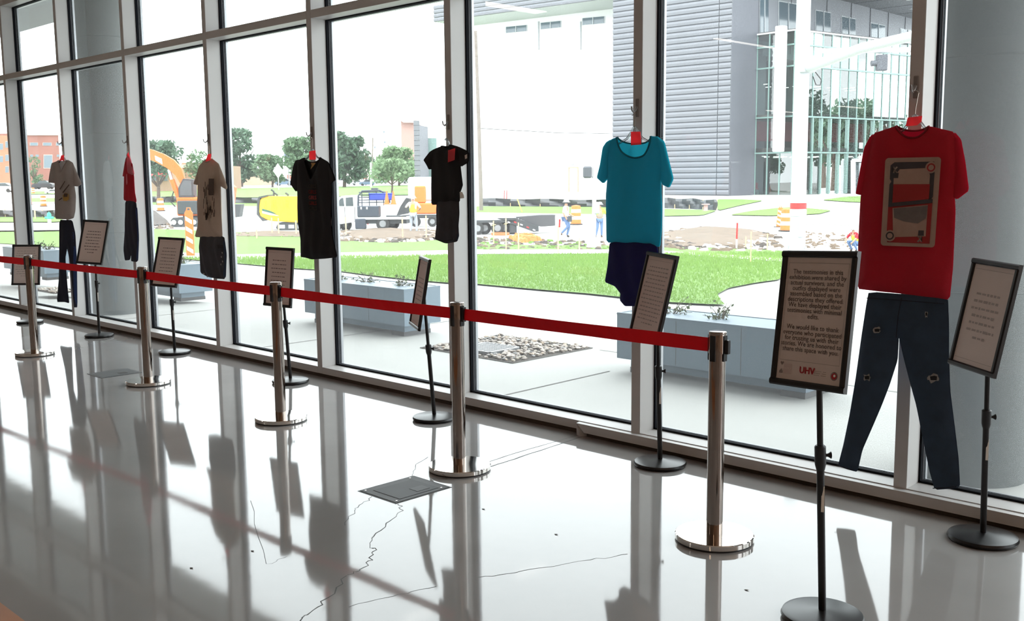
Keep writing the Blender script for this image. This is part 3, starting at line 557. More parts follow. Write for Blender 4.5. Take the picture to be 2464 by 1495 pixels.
for i, (x, y) in enumerate(((531, 617), (534, 628), (530, 635), (533, 607), (489, 658), (497, 664))): decal(pl, [(x, y), (x+2, y-1), (x+3, y+3), (x+1, y+4)], .05, 'frayed_spot', 'denim_fray', t)
# red and pink shirt with leggings (turned almost edge-on)
pl = Plane(-5*S, -.05, -6)
t = thing('t_shirt', 'narrow red and pink child shirt turned edge-on, in front of the round concrete column', 'shirt', pl.P(0, 1.6))
pile(pl, [(302, 392), (318, 392), (322, 423), (324, 462.5), (328, 482), (327, 488), (314, 483), (306.4, 485), (298, 481), (298.7, 440), (299, 410)], .02, .015, .004, 101).build('body', 'red_cotton', t, True)
pile(pl, [(306, 374), (311, 372), (315, 385), (323, 418), (320, 424), (308, 422), (306, 400)], .02, .034, .003, 102).build('sleeve', 'pink_cotton', t, True)
pile(pl, [(306, 378), (303, 381), (300, 396), (295.4, 424), (298, 425), (303, 405)], .02, .012, .003, 103).build('sleeve', 'red_cotton', t, True)
decal(pl, [(303, 420), (306, 418), (307, 440), (305, 446), (303, 440)], .028, 'chest_print', 'pink_cotton', t)
hanger(pl, 307.5, 376, 'clear hanger holding the narrow red shirt', (306, 347), 6); wall_hook(-5*S, 306, 340, 'small adhesive hook above the narrow red shirt')
note(pl, [(305, 372), (309, 366), (311, 378), (306, 384)], .012, 'pink paper note on the hanger of the narrow red shirt')
t = thing('leggings', 'slim dark navy leggings below the narrow red shirt', 'trousers', pl.P(0, .9))
pile(pl, [(302, 482), (327, 485), (331, 530), (333, 573), (332, 617), (329.6, 630.7), (316, 629), (316, 608), (312, 626), (301, 627), (297.6, 601.5), (301, 551)], .02, .018, .004, 111).build('cloth', 'dark_navy', t, True)
pile(pl, [(326, 500), (330, 500), (334, 573), (332, 628), (328, 628), (330, 575)], .02, .014, .0, 112).build('side_stripe', 'blue_side', t, True)
# grey tee and flared trousers
pl = Plane(-6*S, -.06, 14)
t = tee(pl, 't_shirt', 'taupe grey v-neck t-shirt with a slanted gold print', 'shirt', 'grey_cotton',
  [(164, 385), (175.6, 392), (178, 420), (179, 448), (182.6, 472), (181, 508), (177, 525), (165.8, 528.6), (150, 528), (133.5, 526.7), (132, 490), (132, 441), (130, 415), (130, 391), (140.5, 386.3)],
  [(144, 400), (147.5, 412), (153, 402), (159, 392)], [(148, 388), (156, 388)],
  [[(174, 391), (187, 421.4), (196, 442.5), (188, 449), (177, 448), (178, 420)], [(132, 390), (125, 393), (119.5, 421.4), (117, 439.6), (132, 441), (132, 415)]], 121, None, .045)
for q in ([(143, 455), (156, 435), (157, 437), (145, 457)], [(150, 463), (166, 443), (167, 446), (152, 465)], [(141, 481), (149, 475), (150, 478), (142, 483)]): decal(pl, q, .06, 'slash_print', 'print_brown', t)
decal(pl, [(151, 470), (158, 464), (165, 468), (166, 480), (160, 484), (152, 483)], .0595, 'gold_print', 'print_gold', t); decal(pl, [(154, 466), (163, 466), (162, 474), (153, 474)], .061, 'gold_print', 'print_brown', t)
hanger(pl, 152, 383, 'clear hanger holding the taupe t-shirt', (148, 352), 18); wall_hook(-6*S, 147, 343, 'small adhesive hook above the taupe t-shirt')
note(pl, [(147, 374), (154, 373), (154, 386), (143, 387)], .02, 'pink paper note on the hanger of the taupe t-shirt')
t = thing('trousers', 'long flared dark navy trousers below the taupe t-shirt', 'trousers', pl.P(0, .3))
pile(pl, [(143, 529), (173.6, 530), (181, 562), (184, 620.7), (185, 690), (185.4, 740), (178.4, 740), (174, 691), (168.6, 629), (161.6, 597), (157, 620.7), (160, 662.8), (163, 700), (166.4, 730), (156, 727), (137, 727), (142, 671), (143, 607)], .02, .03, .006, 131).build('cloth', 'dark_navy', t, True)
pile(pl, [(174, 536), (180, 560), (184.5, 620), (186, 740), (178, 740), (176, 680), (174, 600)], .02, .034, .0, 132).build('blue_side', 'blue_side', t, True)
# ================================================================== outside: ground
M('pavement', (.41, .405, .385), .8, var=.12, scale=.7, bump=.05, bscale=20); M('joint_dark', (.12, .11, .10), .9, var=0)
M('asphalt', (.40, .39, .38), .85, var=.12, scale=.5); M('curb', (.33, .32, .31), .8, var=.1)
gm = M('lawn', (.11, .20, .038), .9, var=.35, scale=1.3, bump=.5, bscale=30); M('grass_blade', (.20, .33, .075), .8, trans=.4, var=.3, scale=2)
M('far_lawn', (.125, .215, .045), .9, var=.25, scale=.4); M('dirt', (.15, .11, .08), .95, var=.4, scale=2, bump=.6, bscale=6); M('dark_dirt', (.075, .062, .055), .95, var=.4, scale=2, bump=.6, bscale=8)
M('planter', (.15, .205, .25), .45, var=.08, scale=2); M('soil', (.05, .04, .03), .95, var=.4, scale=20); M('foot_block', (.10, .10, .10), .8)
M('twig', (.12, .09, .06), .8); M('small_leaf', (.10, .13, .05), .7, var=.3, scale=20)
for i, c_ in enumerate(((.46, .40, .33), (.36, .30, .26), (.56, .50, .44), (.24, .23, .22), (.42, .32, .24))): M('stone%d' % i, c_, .55, var=.3, scale=8)
M('grate', (.30, .31, .32), .4, .7)
def lt(P): v = np.asarray(P)-CAM; return (float(v@DR), float(v@DF))
def fromlt(l, t, dz): P = CAM+DR*l+DF*t; return (P[0], P[1], tz(t)+dz)
g = MB(); ts = sorted(set([2, 5, 8, 11]+TT[1:]+list(np.arange(15, 60, 3))+[70, 78, 95, 130, 250])); ls = [-300, -120, -60, -30, -15, 0, 15, 30, 60, 120, 300]
g.loft([[fromlt(l, t, 0) for l in ls] for t in ts], caps=False, closed=False); gr = g.build('ground', 'pavement'); gr['kind'] = 'structure'
def patch_ground(px, dz, name, mat, h, sm=1, bumpy=0., parent=None):
    poly = smooth_poly([lt(atg(*p)) for p in px], sm); vv, ff, dd = cdt(poly, h); mb = MB()
    mb.add([fromlt(l, t, dz+bumpy*(1-math.exp(-d/(h*1.5)))*(.55+.6*RNG.random())) for (l, t), d in zip(vv, dd)], ff)
    o = mb.build(name, mat, parent, True)
    if parent is None: o['kind'] = 'structure'
    return o, vv
LAWN = [(-60, 552), (75, 560), (200, 556), (345, 551), (480, 556), (570, 560), (700, 566), (830, 572), (950, 577), (1060, 580), (1140, 588), (1300, 592), (1480, 592), (1600, 598), (1700, 597), (1900, 606), (1900, 645), (1877, 676), (1820, 684), (1755, 696.5), (1726, 712), (1735, 729), (1745, 738), (1698, 737), (1609, 732), (1491, 719), (1414, 710.7), (1292, 700.6), (1140, 686.4), (1075, 684), (995, 677), (901, 667), (814, 655), (713, 649), (635, 642), (567, 636), (400, 622), (250, 606), (140, 596), (-60, 582)]
lawn, lv = patch_ground(LAWN, .03, 'lawn', 'lawn', .7)
patch_ground([(430, 611), (567, 616), (760, 612), (830, 611), (1060, 606), (1140, 604), (1480, 604), (1600, 607), (1720, 614), (1900, 628), (1900, 636), (1720, 622), (1600, 613), (1480, 614), (1140, 615), (1060, 618), (830, 626), (567, 629), (430, 623)], .05, 'footpath', 'pavement', 1.2)
patch_ground([(-40, 550), (160, 548), (160, 558), (-40, 560)], .10, 'footpath', 'pavement', 1.5)
FLN = [[(320, 463), (500, 456), (700, 452), (1012, 446), (1012, 470), (700, 476), (320, 478)], [(320, 488), (500, 490), (720, 491), (720, 499), (500, 497), (320, 496)], [(1120, 498), (1480, 500), (1480, 520), (1120, 514)], [(1590, 504), (1727, 508), (1690, 520), (1590, 522)], [(1725, 481), (1780, 481), (1838, 484), (1780, 496), (1727, 509)], [(1753, 519), (1809, 509), (1870, 502), (1901, 500.6), (1937, 502), (2002, 508), (1973, 516), (1937, 518), (1853, 521)], [(1976, 482.7), (2032, 475), (2100, 472), (2100, 489), (2039, 487)], [(40, 462), (150, 461), (150, 468), (40, 469)], [(40, 478), (150, 478), (150, 487), (40, 489)], [(-40, 524), (150, 524), (150, 536), (-40, 536)]]
for q in FLN: patch_ground(q, .05, 'grass_strip', 'far_lawn', 3.)
# grass blades on the near part of the lawn (uncountable)
inp = []
vl = np.array([lt(atg(*p)) for p in LAWN])
def inside(Q, B):
    x, y = Q[:, 0], Q[:, 1]; r = np.zeros(len(Q), bool)
    for i in range(len(B)):
        a, b = B[i], B[(i+1) % len(B)]; c = (a[1] > y) != (b[1] > y)
        r ^= c & (x < (b[0]-a[0])*(y-a[1])/(b[1]-a[1]+1e-15)+a[0])
    return r
Q = np.stack([RNG.uniform(-16, 11, 110000), 13+20*RNG.random(110000)**1.5], 1); Q = Q[inside(Q, vl)]
vs_, fs_ = [], []
for l, t in Q:
    P = np.array(fromlt(l, t, .03)); a = RNG.uniform(0, 6.28); h_ = RNG.uniform(.025, .06)*(t/16); w_ = .011*(t/16); ln = RNG.uniform(-.03, .03, 2); b = len(vs_)
    vs_ += [P+[w_*math.cos(a), w_*math.sin(a), 0], P-[w_*math.cos(a), w_*math.sin(a), 0], P+[ln[0], ln[1], h_]]; fs_.append((b, b+1, b+2))
o = MB().add(vs_, fs_).build('grass_blades', 'grass_blade'); tag(o, 'short bright green grass blades covering the lawn', 'grass', kind='stuff')
def gribbon(pts, wd, dz, name, mat, parent, hgt=.0):
    mb = MB(); vs = []
    for i, p in enumerate(pts):
        a = pts[max(i-1, 0)]; b = pts[min(i+1, len(pts)-1)]; t = (b-a)[:2]; t = t/np.linalg.norm(t); q = np.array([-t[1], t[0], 0])*wd/2; e = np.array([0, 0, dz]); f = np.array([0, 0, dz+hgt])
        vs.append([p-q+e, p+q+e, p+q+f, p-q+f] if hgt else [p-q+e, p+q+e])
    if hgt: mb.loft(vs)
    else: mb.loft(vs, caps=False, closed=False)
    return mb.build(name, mat, parent)
for pts in ([(-3.65, .24), (-3.68, 2.1)], [(-10.65, .24), (-10.65, 2.1)], [(-7.3, .24), (-7.3, 4.5)], [(.9, .3), (.9, 6)], [(-14, .3), (-14, 4)]): gribbon([np.array([*p, -.05]) for p in pts], .016, .004, 'pavement_joint', 'joint_dark', gr)
gribbon([np.array([x, 2.95, -.05]) for x in (-4.5, 2.2)], .014, .004, 'pavement_joint', 'joint_dark', gr)
for q in ([(1590, 534), (1700, 535), (1870, 540), (2063, 544)], [(1120, 516), (1480, 522)], [(540, 500), (720, 503), (760, 505)], [(340, 497), (480, 500)], [(20, 490), (150, 490)]): gribbon([atg(*p) for p in q], .25, 0, 'kerb', 'curb', gr, .14)
# ------------------------------------------------------------------ planters
for n, (x0, x1) in enumerate(((-3.62, -1.67), (-8.6, -6.65), (-13.8, -11.83), (-18.85, -16.85))):
    lb = ['blue-grey metal trough planter nearest, behind the first steel post', 'blue-grey metal trough planter behind the edge-on sign, in the middle', 'blue-grey metal trough planter behind the tan shirt and frayed shorts', 'blue-grey metal trough planter at the far left behind the low sign'][n]
    t = thing('planter', lb, 'planter', ((x0+x1)/2, 2.4, -.05), group='blue-grey trough planters'); y0, y1 = 2.13, 2.67; th = .025
    mb = MB(); out = [(x0, y0), (x1, y0), (x1, y1), (x0, y1)]; inn = [(x0+th, y0+th), (x1-th, y0+th), (x1-th, y1-th), (x0+th, y1-th)]
    mb.loft([[(a, b, z) for a, b in pp] for pp, z in ((out, .08), (out, .5), (inn, .5), (inn, .4))]).build('trough', 'planter', t)
    MB().box(x0-.003, x1+.003, y0-.003, y1+.003, .482, .495).build('rim_band', 'planter', t)
    for xx in (x0+.65, x0+1.3): MB().box(xx-.002, xx+.002, y0-.0025, y0, .085, .48).build('panel_seam', 'foot_block', t)
    MB().box(x0+.1, x1-.1, y0+.08, y1-.08, .0, .08).build('plinth', 'planter', t)
    for xa in (x0+.1, x1-.32): MB().box(xa, xa+.22, y0+.07, y1-.07, -.05, .0).build('foot', 'foot_block', t)
    MB().box(x0+th, x1-th, y0+th, y1-th, .38, .44).build('soil', 'soil', t)
    for j in range(3):
        px_ = x0+.35+j*.62+random.uniform(-.08, .08); pt = thing('planter_shrub', ['sparse twiggy shrub at the left of a trough planter', 'sparse twiggy shrub in the middle of a trough planter', 'sparse twiggy shrub at the right of a trough planter'][j]+', '+['nearest', 'second', 'third', 'farthest'][n]+' planter', 'plant', (px_, 2.4, .44), group='sparse shrubs in the planters')
        tw = MB(); lf = MB()
        for k in range(16):
            a = random.uniform(0, 6.28); r_ = random.uniform(.05, .22); h_ = random.uniform(.06, .20); P0 = np.array([px_, 2.4, .44]); P1 = P0+[r_*math.cos(a), r_*math.sin(a)*.7, h_]; tw.tube([P0, (P0+P1)/2+[0, 0, .03], P1], [.004, .003, .0015], 4)
            for q in range(6):
                C_ = P0+(P1-P0)*random.uniform(.4, 1)+RNG.uniform(-.02, .02, 3); d_ = RNG.uniform(-.016, .016, 3); e_ = RNG.uniform(-.014, .014, 3); lf.add([C_-d_, C_-e_, C_+d_, C_+e_], [(0, 1, 2, 3)])
        tw.build('twigs', 'twig', pt); lf.build('foliage', 'small_leaf', pt)
# ------------------------------------------------------------------ river-stone beds with drain grates
def stone_mesh(i):
    mb = MB(); rg = random.Random(i); sx, sy, sz = rg.uniform(.022, .034), rg.uniform(.016, .024), rg.uniform(.010, .016); pr = []
    for z, r in ((-1, .25), (-.45, .9), (.45, .9), (1, .25)): pr.append([(sx*r*math.cos(a)*rg.uniform(.85, 1.1), sy*r*math.sin(a)*rg.uniform(.85, 1.1), sz*z) for a in np.linspace(0, 6.283, 7)[:-1]])
    mb.loft(pr); o = mb.build('river_stone', 'stone%d' % (i % 5), None, True); me = o.data; bpy.data.objects.remove(o); return me
SM = [stone_mesh(i) for i in range(10)]
def bed(x0, x1, y0, y1, lb, nst, grate):
    t = thing('river_stone_bed', lb, 'stone bed', ((x0+x1)/2, (y0+y1)/2, -.05)); MB().box(x0, x1, y0, y1, -.048, -.044).build('bed_soil', 'soil', t)
    for (a, b, c_, d_) in ((x0-.01, x1+.01, y1, y1+.012), (x0-.01, x1+.01, y0-.012, y0), (x0-.012, x0, y0, y1), (x1, x1+.012, y0, y1)): MB().box(a, b, c_, d_, -.05, -.04).build('edging', 'joint_dark', t)
    if grate: gx0, gx1, gy0, gy1 = grate
    stf = MB()
    for i in range(nst*2):
        x, y = random.uniform(x0+.02, x1-.02), random.uniform(y0+.02, y1-.02)
        if grate and gx0-.02 < x < gx1+.02 and gy0-.02 < y < gy1+.02: continue
        me = SM[i % 10]; e = (random.uniform(-.3, .3), random.uniform(-.3, .3), random.uniform(0, 6.3)); L_ = (x, y, -.032+random.uniform(0, .012))
        if i < nst:
            o = bpy.data.objects.new('river_stone', me); COL.objects.link(o); o.parent = t; o.location = Vector(L_)-t.location; o.rotation_euler = e; s_ = random.uniform(.8, 1.25); o.scale = (s_, s_, s_)
        else:
            mt = Matrix.LocRotScale(Vector(L_)-Vector((0, 0, .008)), Matrix.Rotation(e[2], 3, 'Z').to_quaternion(), None); stf.add([mt @ v.co for v in me.vertices], [tuple(p.vertices) for p in me.polygons])
    stf.build('stone_filling', 'stone1', t, kind='stuff')
    if grate:
        gt = thing('drain_grate', 'steel drain grate set among the river stones', 'grate', ((gx0+gx1)/2, (gy0+gy1)/2, -.045))
        MB().box(gx0, gx1, gy0, gy1, -.042, -.038).build('pit', 'foot_block', gt)
        for (a, b, c_, d_) in ((gx0, gx1, gy0, gy0+.02), (gx0, gx1, gy1-.02, gy1), (gx0, gx0+.02, gy0, gy1), (gx1-.02, gx1, gy0, gy1)): MB().box(a, b, c_, d_, -.04, -.014).build('frame_bar', 'grate', gt)
        for k in range(9): xx = gx0+.04+(gx1-gx0-.08)*k/8; MB().box(xx-.011, xx+.011, gy0+.02, gy1-.02, -.03, -.015).build('slat', 'grate', gt)
bed(-5.98, -4.63, 1.80, 2.97, 'square bed of brown river stones set in the pavement', 300, (-5.62, -5.1, 1.95, 2.4))
bed(-15.35, -14.5, 1.36, 1.78, 'small far bed of river stones behind the flared trousers', 120, None)
# ================================================================== street furniture, machines, cars
M('orange', (.80, .17, .03), .55, var=.05); M('white_refl', (.78, .78, .76), .5, var=.03); M('rubber', (.03, .03, .03), .8); M('wood_stake', (.62, .48, .28), .8, var=.15, scale=20)
M('red_paint', (.55, .03, .03), .6); M('galv', (.46, .48, .50), .45, .3, var=.1, scale=3); M('white_paint', (.52, .54, .57), .4, var=.03); M('tarp', (.07, .073, .078), .45, var=.25, scale=2, bump=.5, bscale=2.5)
M('excavator_orange', (.72, .14, .02), .45, var=.08); M('machine_dark', (.06, .065, .07), .5, .3, var=.2); M('steel_bright', (.6, .61, .62), .3, .8); M('yellow_paint', (.78, .50, .03), .4, var=.06); M('truck_white', (.72, .73, .75), .3, var=.02); M('dark_glass', (.03, .045, .05), .12, var=0, spec=.8)
M('blue_box', (.03, .06, .40), .5); M('skin', (.42, .24, .16), .6, var=.05); M('hivis', (.55, .75, .05), .7, var=.05); M('white_shirt', (.70, .70, .68), .8, var=.05); M('jeans_blue', (.10, .17, .32), .85, var=.15); M('jeans_pale', (.36, .40, .46), .85, var=.12); M('tan_vest', (.30, .25, .19), .85); M('green_paint', (.05, .42, .28), .5)
M('hub_grey', (.27, .28, .29), .5, .3); M('wood_pole', (.20, .17, .15), .85, var=.3, scale=3)
def L3(k): return lambda u, w, d=0.: (u*k, d*k, w*k)
def drum(px, py, h, lb):
    t, k = far('traffic_drum', lb, 'traffic drum', px, py, 'orange traffic drums'); r = h*.27*k; H_ = h*k
    MB().lathe([(r*1.25, 0), (r*1.25, H_*.05), (r, H_*.06)], 20).build('rubber_base', 'rubber', t, False, False)
    z = .06
    for i, z1 in enumerate((.27, .44, .62, .79, .96)):
        MB().lathe([(r*(1.02-.18*z), H_*z), (r*(1.02-.18*z1), H_*z1)], 20).build('band', 'orange' if i % 2 == 0 else 'white_refl', t, True, False); z = z1
    MB().lathe([(r*.85, H_*.96), (r*.6, H_*.98), (r*.2, H_)], 20).build('handle_top', 'orange', t, True, False)
drum(1386, 541, 47, 'orange and white traffic drum beside the walking worker'); drum(387, 508, 31, 'orange and white traffic drum left of the excavator'); drum(105, 497, 26, 'orange and white traffic drum seen left of the taupe t-shirt'); drum(80, 466, 14, 'tiny far traffic drum near the parked cars at left'); drum(1892, 557, 55, 'orange and white traffic drum left of the big signal pole')
def vpanel(px, py, w_, h_, lb, tilt=0.):
    t, k = far('vertical_panel', lb, 'barricade', px, py, 'striped vertical panel barricades'); q = L3(k); d = w_*.12
    MB().box(-w_*.9*k, w_*.9*k, -w_*.6*k, w_*.6*k, 0, h_*.03*k).build('rubber_base', 'rubber', t, False, False)
    MB().prism([q(a, b)[::2] for a, b in ((-w_/2, h_*.03), (w_/2, h_*.03), (w_/2+tilt, h_*.9), (w_*.3+tilt, h_*.95), (-w_*.3+tilt, h_*.95), (-w_/2+tilt, h_*.9))], -d*k, d*k).build('panel', 'orange', t, False, False)
    MB().tube([q(tilt-w_*.25, h_*.93), q(tilt-w_*.2, h_), q(tilt+w_*.2, h_), q(tilt+w_*.25, h_*.93)], w_*.08*k, 6).build('grip', 'orange', t, False, False)
    n = 4
    for i in range(n):
        z0 = h_*(.1+.2*i); MB().prism([q(a, b)[::2] for a, b in ((-w_*.4+tilt*.3*i/1.5, z0+h_*.13), (-w_*.4+tilt*.3*i/1.5, z0+h_*.05), (w_*.4+tilt*.3*i/1.5, z0-h_*.03), (w_*.4+tilt*.3*i/1.5, z0+h_*.05))], -d*1.3*k, -d*k).build('stripe', 'white_refl', t, False, False)
vpanel(459, 619, 19, 118, 'tall orange and white striped panel left of the tan t-shirt'); vpanel(563, 625, 15, 160, 'tall orange striped panel just right of the tan t-shirt bay'); vpanel(74, 493, 6, 25, 'small far striped panel at the far left'); vpanel(1873, 547, 11, 50, 'slim striped panel beside the drum at the signal pole', 4)
SK = [(833, 571, 48), (969, 578, 56), (1026, 579, 60), (1188, 592, 60), (1218, 602, 76), (1248, 602, 66), (1343, 613, 70), (1394, 610, 37), (655, 564, 40), (671, 566, 41), (713, 566, 35), (1794, 601, 31), (1806, 637, 79), (1846, 603, 40), (618, 575, 22), (85, 528, 22)]
for i, (px, py, h_) in enumerate(SK):
    t, k = far('survey_stake', 'thin wooden survey stake standing in the construction strip', 'stake', px, py, 'wooden survey stakes'); t['label'] = 'thin wooden survey stake, number %s from the left along the construction strip' % ['one', 'two', 'three', 'four', 'five', 'six', 'seven', 'eight', 'nine', 'ten', 'eleven', 'twelve', 'thirteen', 'fourteen', 'fifteen', 'sixteen'][sorted(x for x, _, _ in SK).index(px)]
    MB().hexa([(-1.5*k, -.8*k, 0), (1.5*k, -.8*k, 0), (1.5*k, .8*k, 0), (-1.5*k, .8*k, 0), (-1.5*k, -.8*k, h_*k), (1.5*k, -.8*k, h_*k), (1.5*k, .8*k, h_*k), (-1.5*k, .8*k, h_*k)]).build('stake', 'wood_stake', t, False, False)
    if i in (2, 3, 4): MB().tube([(-5*k, -1*k, h_*.82*k), (6*k, -1*k, h_*.86*k)], .9*k, 5).build('crosspiece', 'wood_stake', t, False, False)
for px, py, h_, lb in ((1772, 601, 64, 'red-topped marker post left of the big signal pole'), (885, 549, 22, 'short red marker post in front of the flatbed truck'), (1346, 560, 32, 'red marker lath beside the trailer ramp')):
    t, k = far('marker_post', lb, 'post', px, py); MB().tube([(0, 0, 0), (.3*k, 0, h_*.4*k)], 2.2*k, 8).build('lower_post', 'white_paint', t, False, False); MB().tube([(.3*k, 0, h_*.4*k), (1*k, 0, h_*k)], 2.2*k, 8).build('red_top', 'red_paint', t, False, False)
# fire hydrant
t, k = far('fire_hydrant', 'white fire hydrant with a green top at the far left', 'hydrant', 120, 547); h_ = 37*k
MB().lathe([(.16*h_, 0), (.16*h_, .06*h_), (.12*h_, .07*h_), (.11*h_, .55*h_)], 16).build('barrel', 'white_paint', t, True, False); MB().lathe([(.17*h_, .55*h_), (.17*h_, .62*h_), (.13*h_, .66*h_), (.14*h_, .8*h_), (.10*h_, .93*h_), (.04*h_, .95*h_), (.04*h_, h_)], 16).build('bonnet', 'green_paint', t, True, False)
for s_ in (-1, 1): MB().tube([(0, 0, .62*h_), (s_*.27*h_, 0, .62*h_)], .08*h_, 10).build('outlet', 'green_paint', t, True, False)
# silt fences
def tarp(pts, hpx, lb):
    t = thing('silt_fence', lb, 'fence', atg(*pts[len(pts)//2]), group='black silt fence runs'); mb = MB(); rows = []
    P = [atg(*p) for p in pts]; n = 8; full = []
    for a, b in zip(P[:-1], P[1:]): full += [a+(b-a)*i/n for i in range(n)]
    full.append(P[-1]); hh = hpx*depth(P[0])/F
    for j in range(5): rows.append([p+DF*(.22*math.sin(i*1.7+j*1.3)+.18*random.random())+np.array([0, 0, hh*j/4*(1+.06*math.sin(i*.9))-tz(depth(p))+tz(depth(p))]) for i, p in enumerate(full)])
    mb.loft(rows, caps=False, closed=False); mb.build('fabric', 'tarp', t, True)
    for i in range(0, len(full), 4): MB().bar(full[i]+DF*.18, full[i]+DF*.18+np.array([0, 0, hh*1.15]), .05, .05).build('post', 'wood_stake', t)
tarp([(330, 488), (420, 488), (540, 490), (720, 492)], 15, 'black silt fence behind the excavator'); tarp([(1158, 496), (1300, 498), (1480, 500)], 18, 'black wrinkled silt fence behind the trailer'); tarp([(1590, 501), (1660, 503), (1726, 507)], 24, 'black silt fence below the dark ribbed building'); tarp([(-40, 524), (60, 524), (140, 525)], 18, 'grey silt fence behind the green hydrant')
# dirt, rubble and netting
def rubble(px, n, smin, smax, mats, name, lb, cat, hfac=.5):
    poly = np.array([lt(atg(*p)) for p in px]); lo, hi = poly.min(0), poly.max(0); Q = np.stack([RNG.uniform(lo[0], hi[0], n*3), RNG.uniform(lo[1], hi[1], n*3)], 1); Q = Q[inside(Q, poly)][:n]; mbs = [MB() for _ in mats]
    for l, t_ in Q:
        P = np.array(fromlt(l, t_, 0)); s_ = RNG.uniform(smin, smax); a0 = RNG.uniform(0, 6.28); R1 = [P+[s_*math.cos(a)*RNG.uniform(.6, 1.2), s_*.6*math.sin(a)*RNG.uniform(.6, 1.2), -.02] for a in np.linspace(a0, a0+6.283, 6)[:-1]]; R2 = [P+(p-P)*[.6, .6, 0]+[0, 0, s_*hfac*RNG.uniform(.4, 1)] for p in R1]; mbs[RNG.integers(len(mats))].loft([R1, R2])
    t = thing(name, lb, cat, fromlt(*poly.mean(0), 0))
    for m_, mb in zip(mats, mbs): mb.build('clods', m_, t, kind='stuff')
patch_ground([(795, 560), (900, 552), (1060, 555), (1075, 575), (950, 582), (795, 580)], .04, 'dirt_bank', 'dirt', 1.0, 1, .25); patch_ground([(1590, 560), (1680, 548), (1800, 552), (1880, 570), (1800, 592), (1600, 596)], .03, 'dirt_bank', 'dirt', 1.0, 1, .25)
patch_ground([(340, 505), (372, 508), (400, 530), (410, 541), (340, 545)], .05, 'dirt_bank', 'dark_dirt', 1.0, 1, 1.0); patch_ground([(560, 563), (640, 557), (760, 560), (760, 572), (560, 570)], .04, 'dirt_bank', 'dirt', 1.0, 1, .1)
rubble([(795, 562), (900, 556), (1070, 556), (1075, 580), (940, 586), (795, 582)], 500, .10, .38, ['dirt', 'dark_dirt', 'stone2'], 'rubble_bank', 'broken clods of dug earth in front of the flatbed truck', 'dirt')
rubble([(1140, 572), (1300, 578), (1480, 585), (1480, 604), (1300, 600), (1140, 604)], 260, .06, .25, ['dirt', 'dark_dirt', 'lawn'], 'rubble_bank', 'scattered earth and turf clods in front of the trailer', 'dirt')
rubble([(1595, 560), (1700, 548), (1880, 566), (1880, 608), (1700, 606), (1595, 600)], 420, .08, .30, ['dirt', 'stone2', 'dark_dirt'], 'rubble_bank', 'tan earth rubble left of the big signal pole', 'dirt')
rubble([(1935, 560), (2070, 565), (2070, 600), (1935, 600)], 160, .06, .22, ['dirt', 'stone2'], 'rubble_bank', 'pale earth rubble right of the big signal pole', 'dirt')
rubble([(1226, 578), (1250, 569), (1280, 571), (1298, 579), (1260, 585)], 260, .08, .28, ['orange'], 'safety_netting', 'crumpled heap of orange safety netting in front of the trailer', 'netting', .9)
rubble([(345, 520), (385, 530), (415, 544), (415, 552), (345, 552)], 180, .06, .22, ['dirt', 'dark_dirt'], 'rubble_bank', 'dark earth heap below the excavator', 'dirt')
rubble([(560, 562), (760, 562), (760, 574), (560, 570)], 140, .05, .2, ['dirt', 'lawn'], 'rubble_bank', 'earth clods below the yellow drill machine', 'dirt')
# ------------------------------------------------------------------ poles and signals
P = atg(1918, 606); k = depth(P)/F; t = thing('signal_mast', 'tall white traffic signal mast with a long arm', 'traffic pole', P, YAW); z = lambda py: (606-py)*k
MB().cbox(-20*k, 20*k, -20*k, 20*k, z(604), z(600), .02).build('base_plate', 'galv', t, False, False)
for sx in (-1, 1):
    for sy in (-1, 1): MB().tube([(sx*16*k, sy*16*k, z(610)), (sx*16*k, sy*16*k, z(592))], 2.5*k, 8).build('anchor_bolt', 'galv', t, False, False)
MB().lathe([(19*k, z(600)), (18*k, z(540)), (17*k, z(200)), (15.5*k, z(-120))], 28).build('shaft', 'white_paint', t, True, False)
MB().lathe([(19.2*k, z(503)), (19.2*k, z(489))], 28).build('red_sleeve', 'red_paint', t, True, False); MB().lathe([(19.5*k, z(520)), (19.5*k, z(505))], 28).build('white_sleeve', 'white_refl', t, True, False)
MB().cbox(-4*k, 10*k, -24*k, -17*k, z(570), z(525), .02).build('access_door', 'white_paint', t, False, False)
MB().cbox(-10*k, 26*k, -24*k, 24*k, z(185), z(147), .02).build('arm_bracket', 'galv', t, False, False)
arm = att(2260, 72, depth(P)-9); a0 = att(1940, 165, depth(P)); rel = lambda Q_: (float((Q_-P)@DR), float((Q_-P)@DF), float(Q_[2]-P[2]))
MB().tube([rel(a0), rel((a0+arm)/2+np.array([0, 0, .12])), rel(arm)], [12*k, 10.5*k, 9*k], 16).build('mast_arm', 'white_paint', t, True, False)
MB().tube([(28*k, 0, z(178)), (46*k, 0, z(200)), (44*k, 0, z(213)), (34*k, 0, z(212)), (26*k, 0, z(192))], 1.2*k, 6).build('cable_loop', 'black_plastic', t, True, False)
P2 = atg(1990, 520); tb = thing('traffic_signal_pole', 'horizontal signal mast arm behind the big signal pole', 'traffic pole', P2, YAW); k2 = depth(P2)/F; q = lambda px, py, d=0: ((px-1990)*k2, d*k2, (520-py)*k2)
MB().tube([q(1955, 133), q(2100, 133), q(2300, 131)], 6*k2, 12).build('arm', 'white_paint', tb, True, False); MB().tube([q(2290, 520), q(2290, 40)], 9*k2, 12).build('shaft', 'white_paint', tb, True, False)
ts_ = thing('traffic_signal', 'grey traffic signal head hung on the horizontal mast arm', 'traffic light', P2+np.array([0, 0, .0]), YAW)
mbx = MB(); mbx.cbox(*sorted((q(2095, 0)[0], q(2120, 0)[0])), -8*k2, 8*k2, q(0, 180)[2], q(0, 143)[2], .05); mbx.build('housing', M('signal_grey', (.075, .08, .095), .5), ts_, False, False)
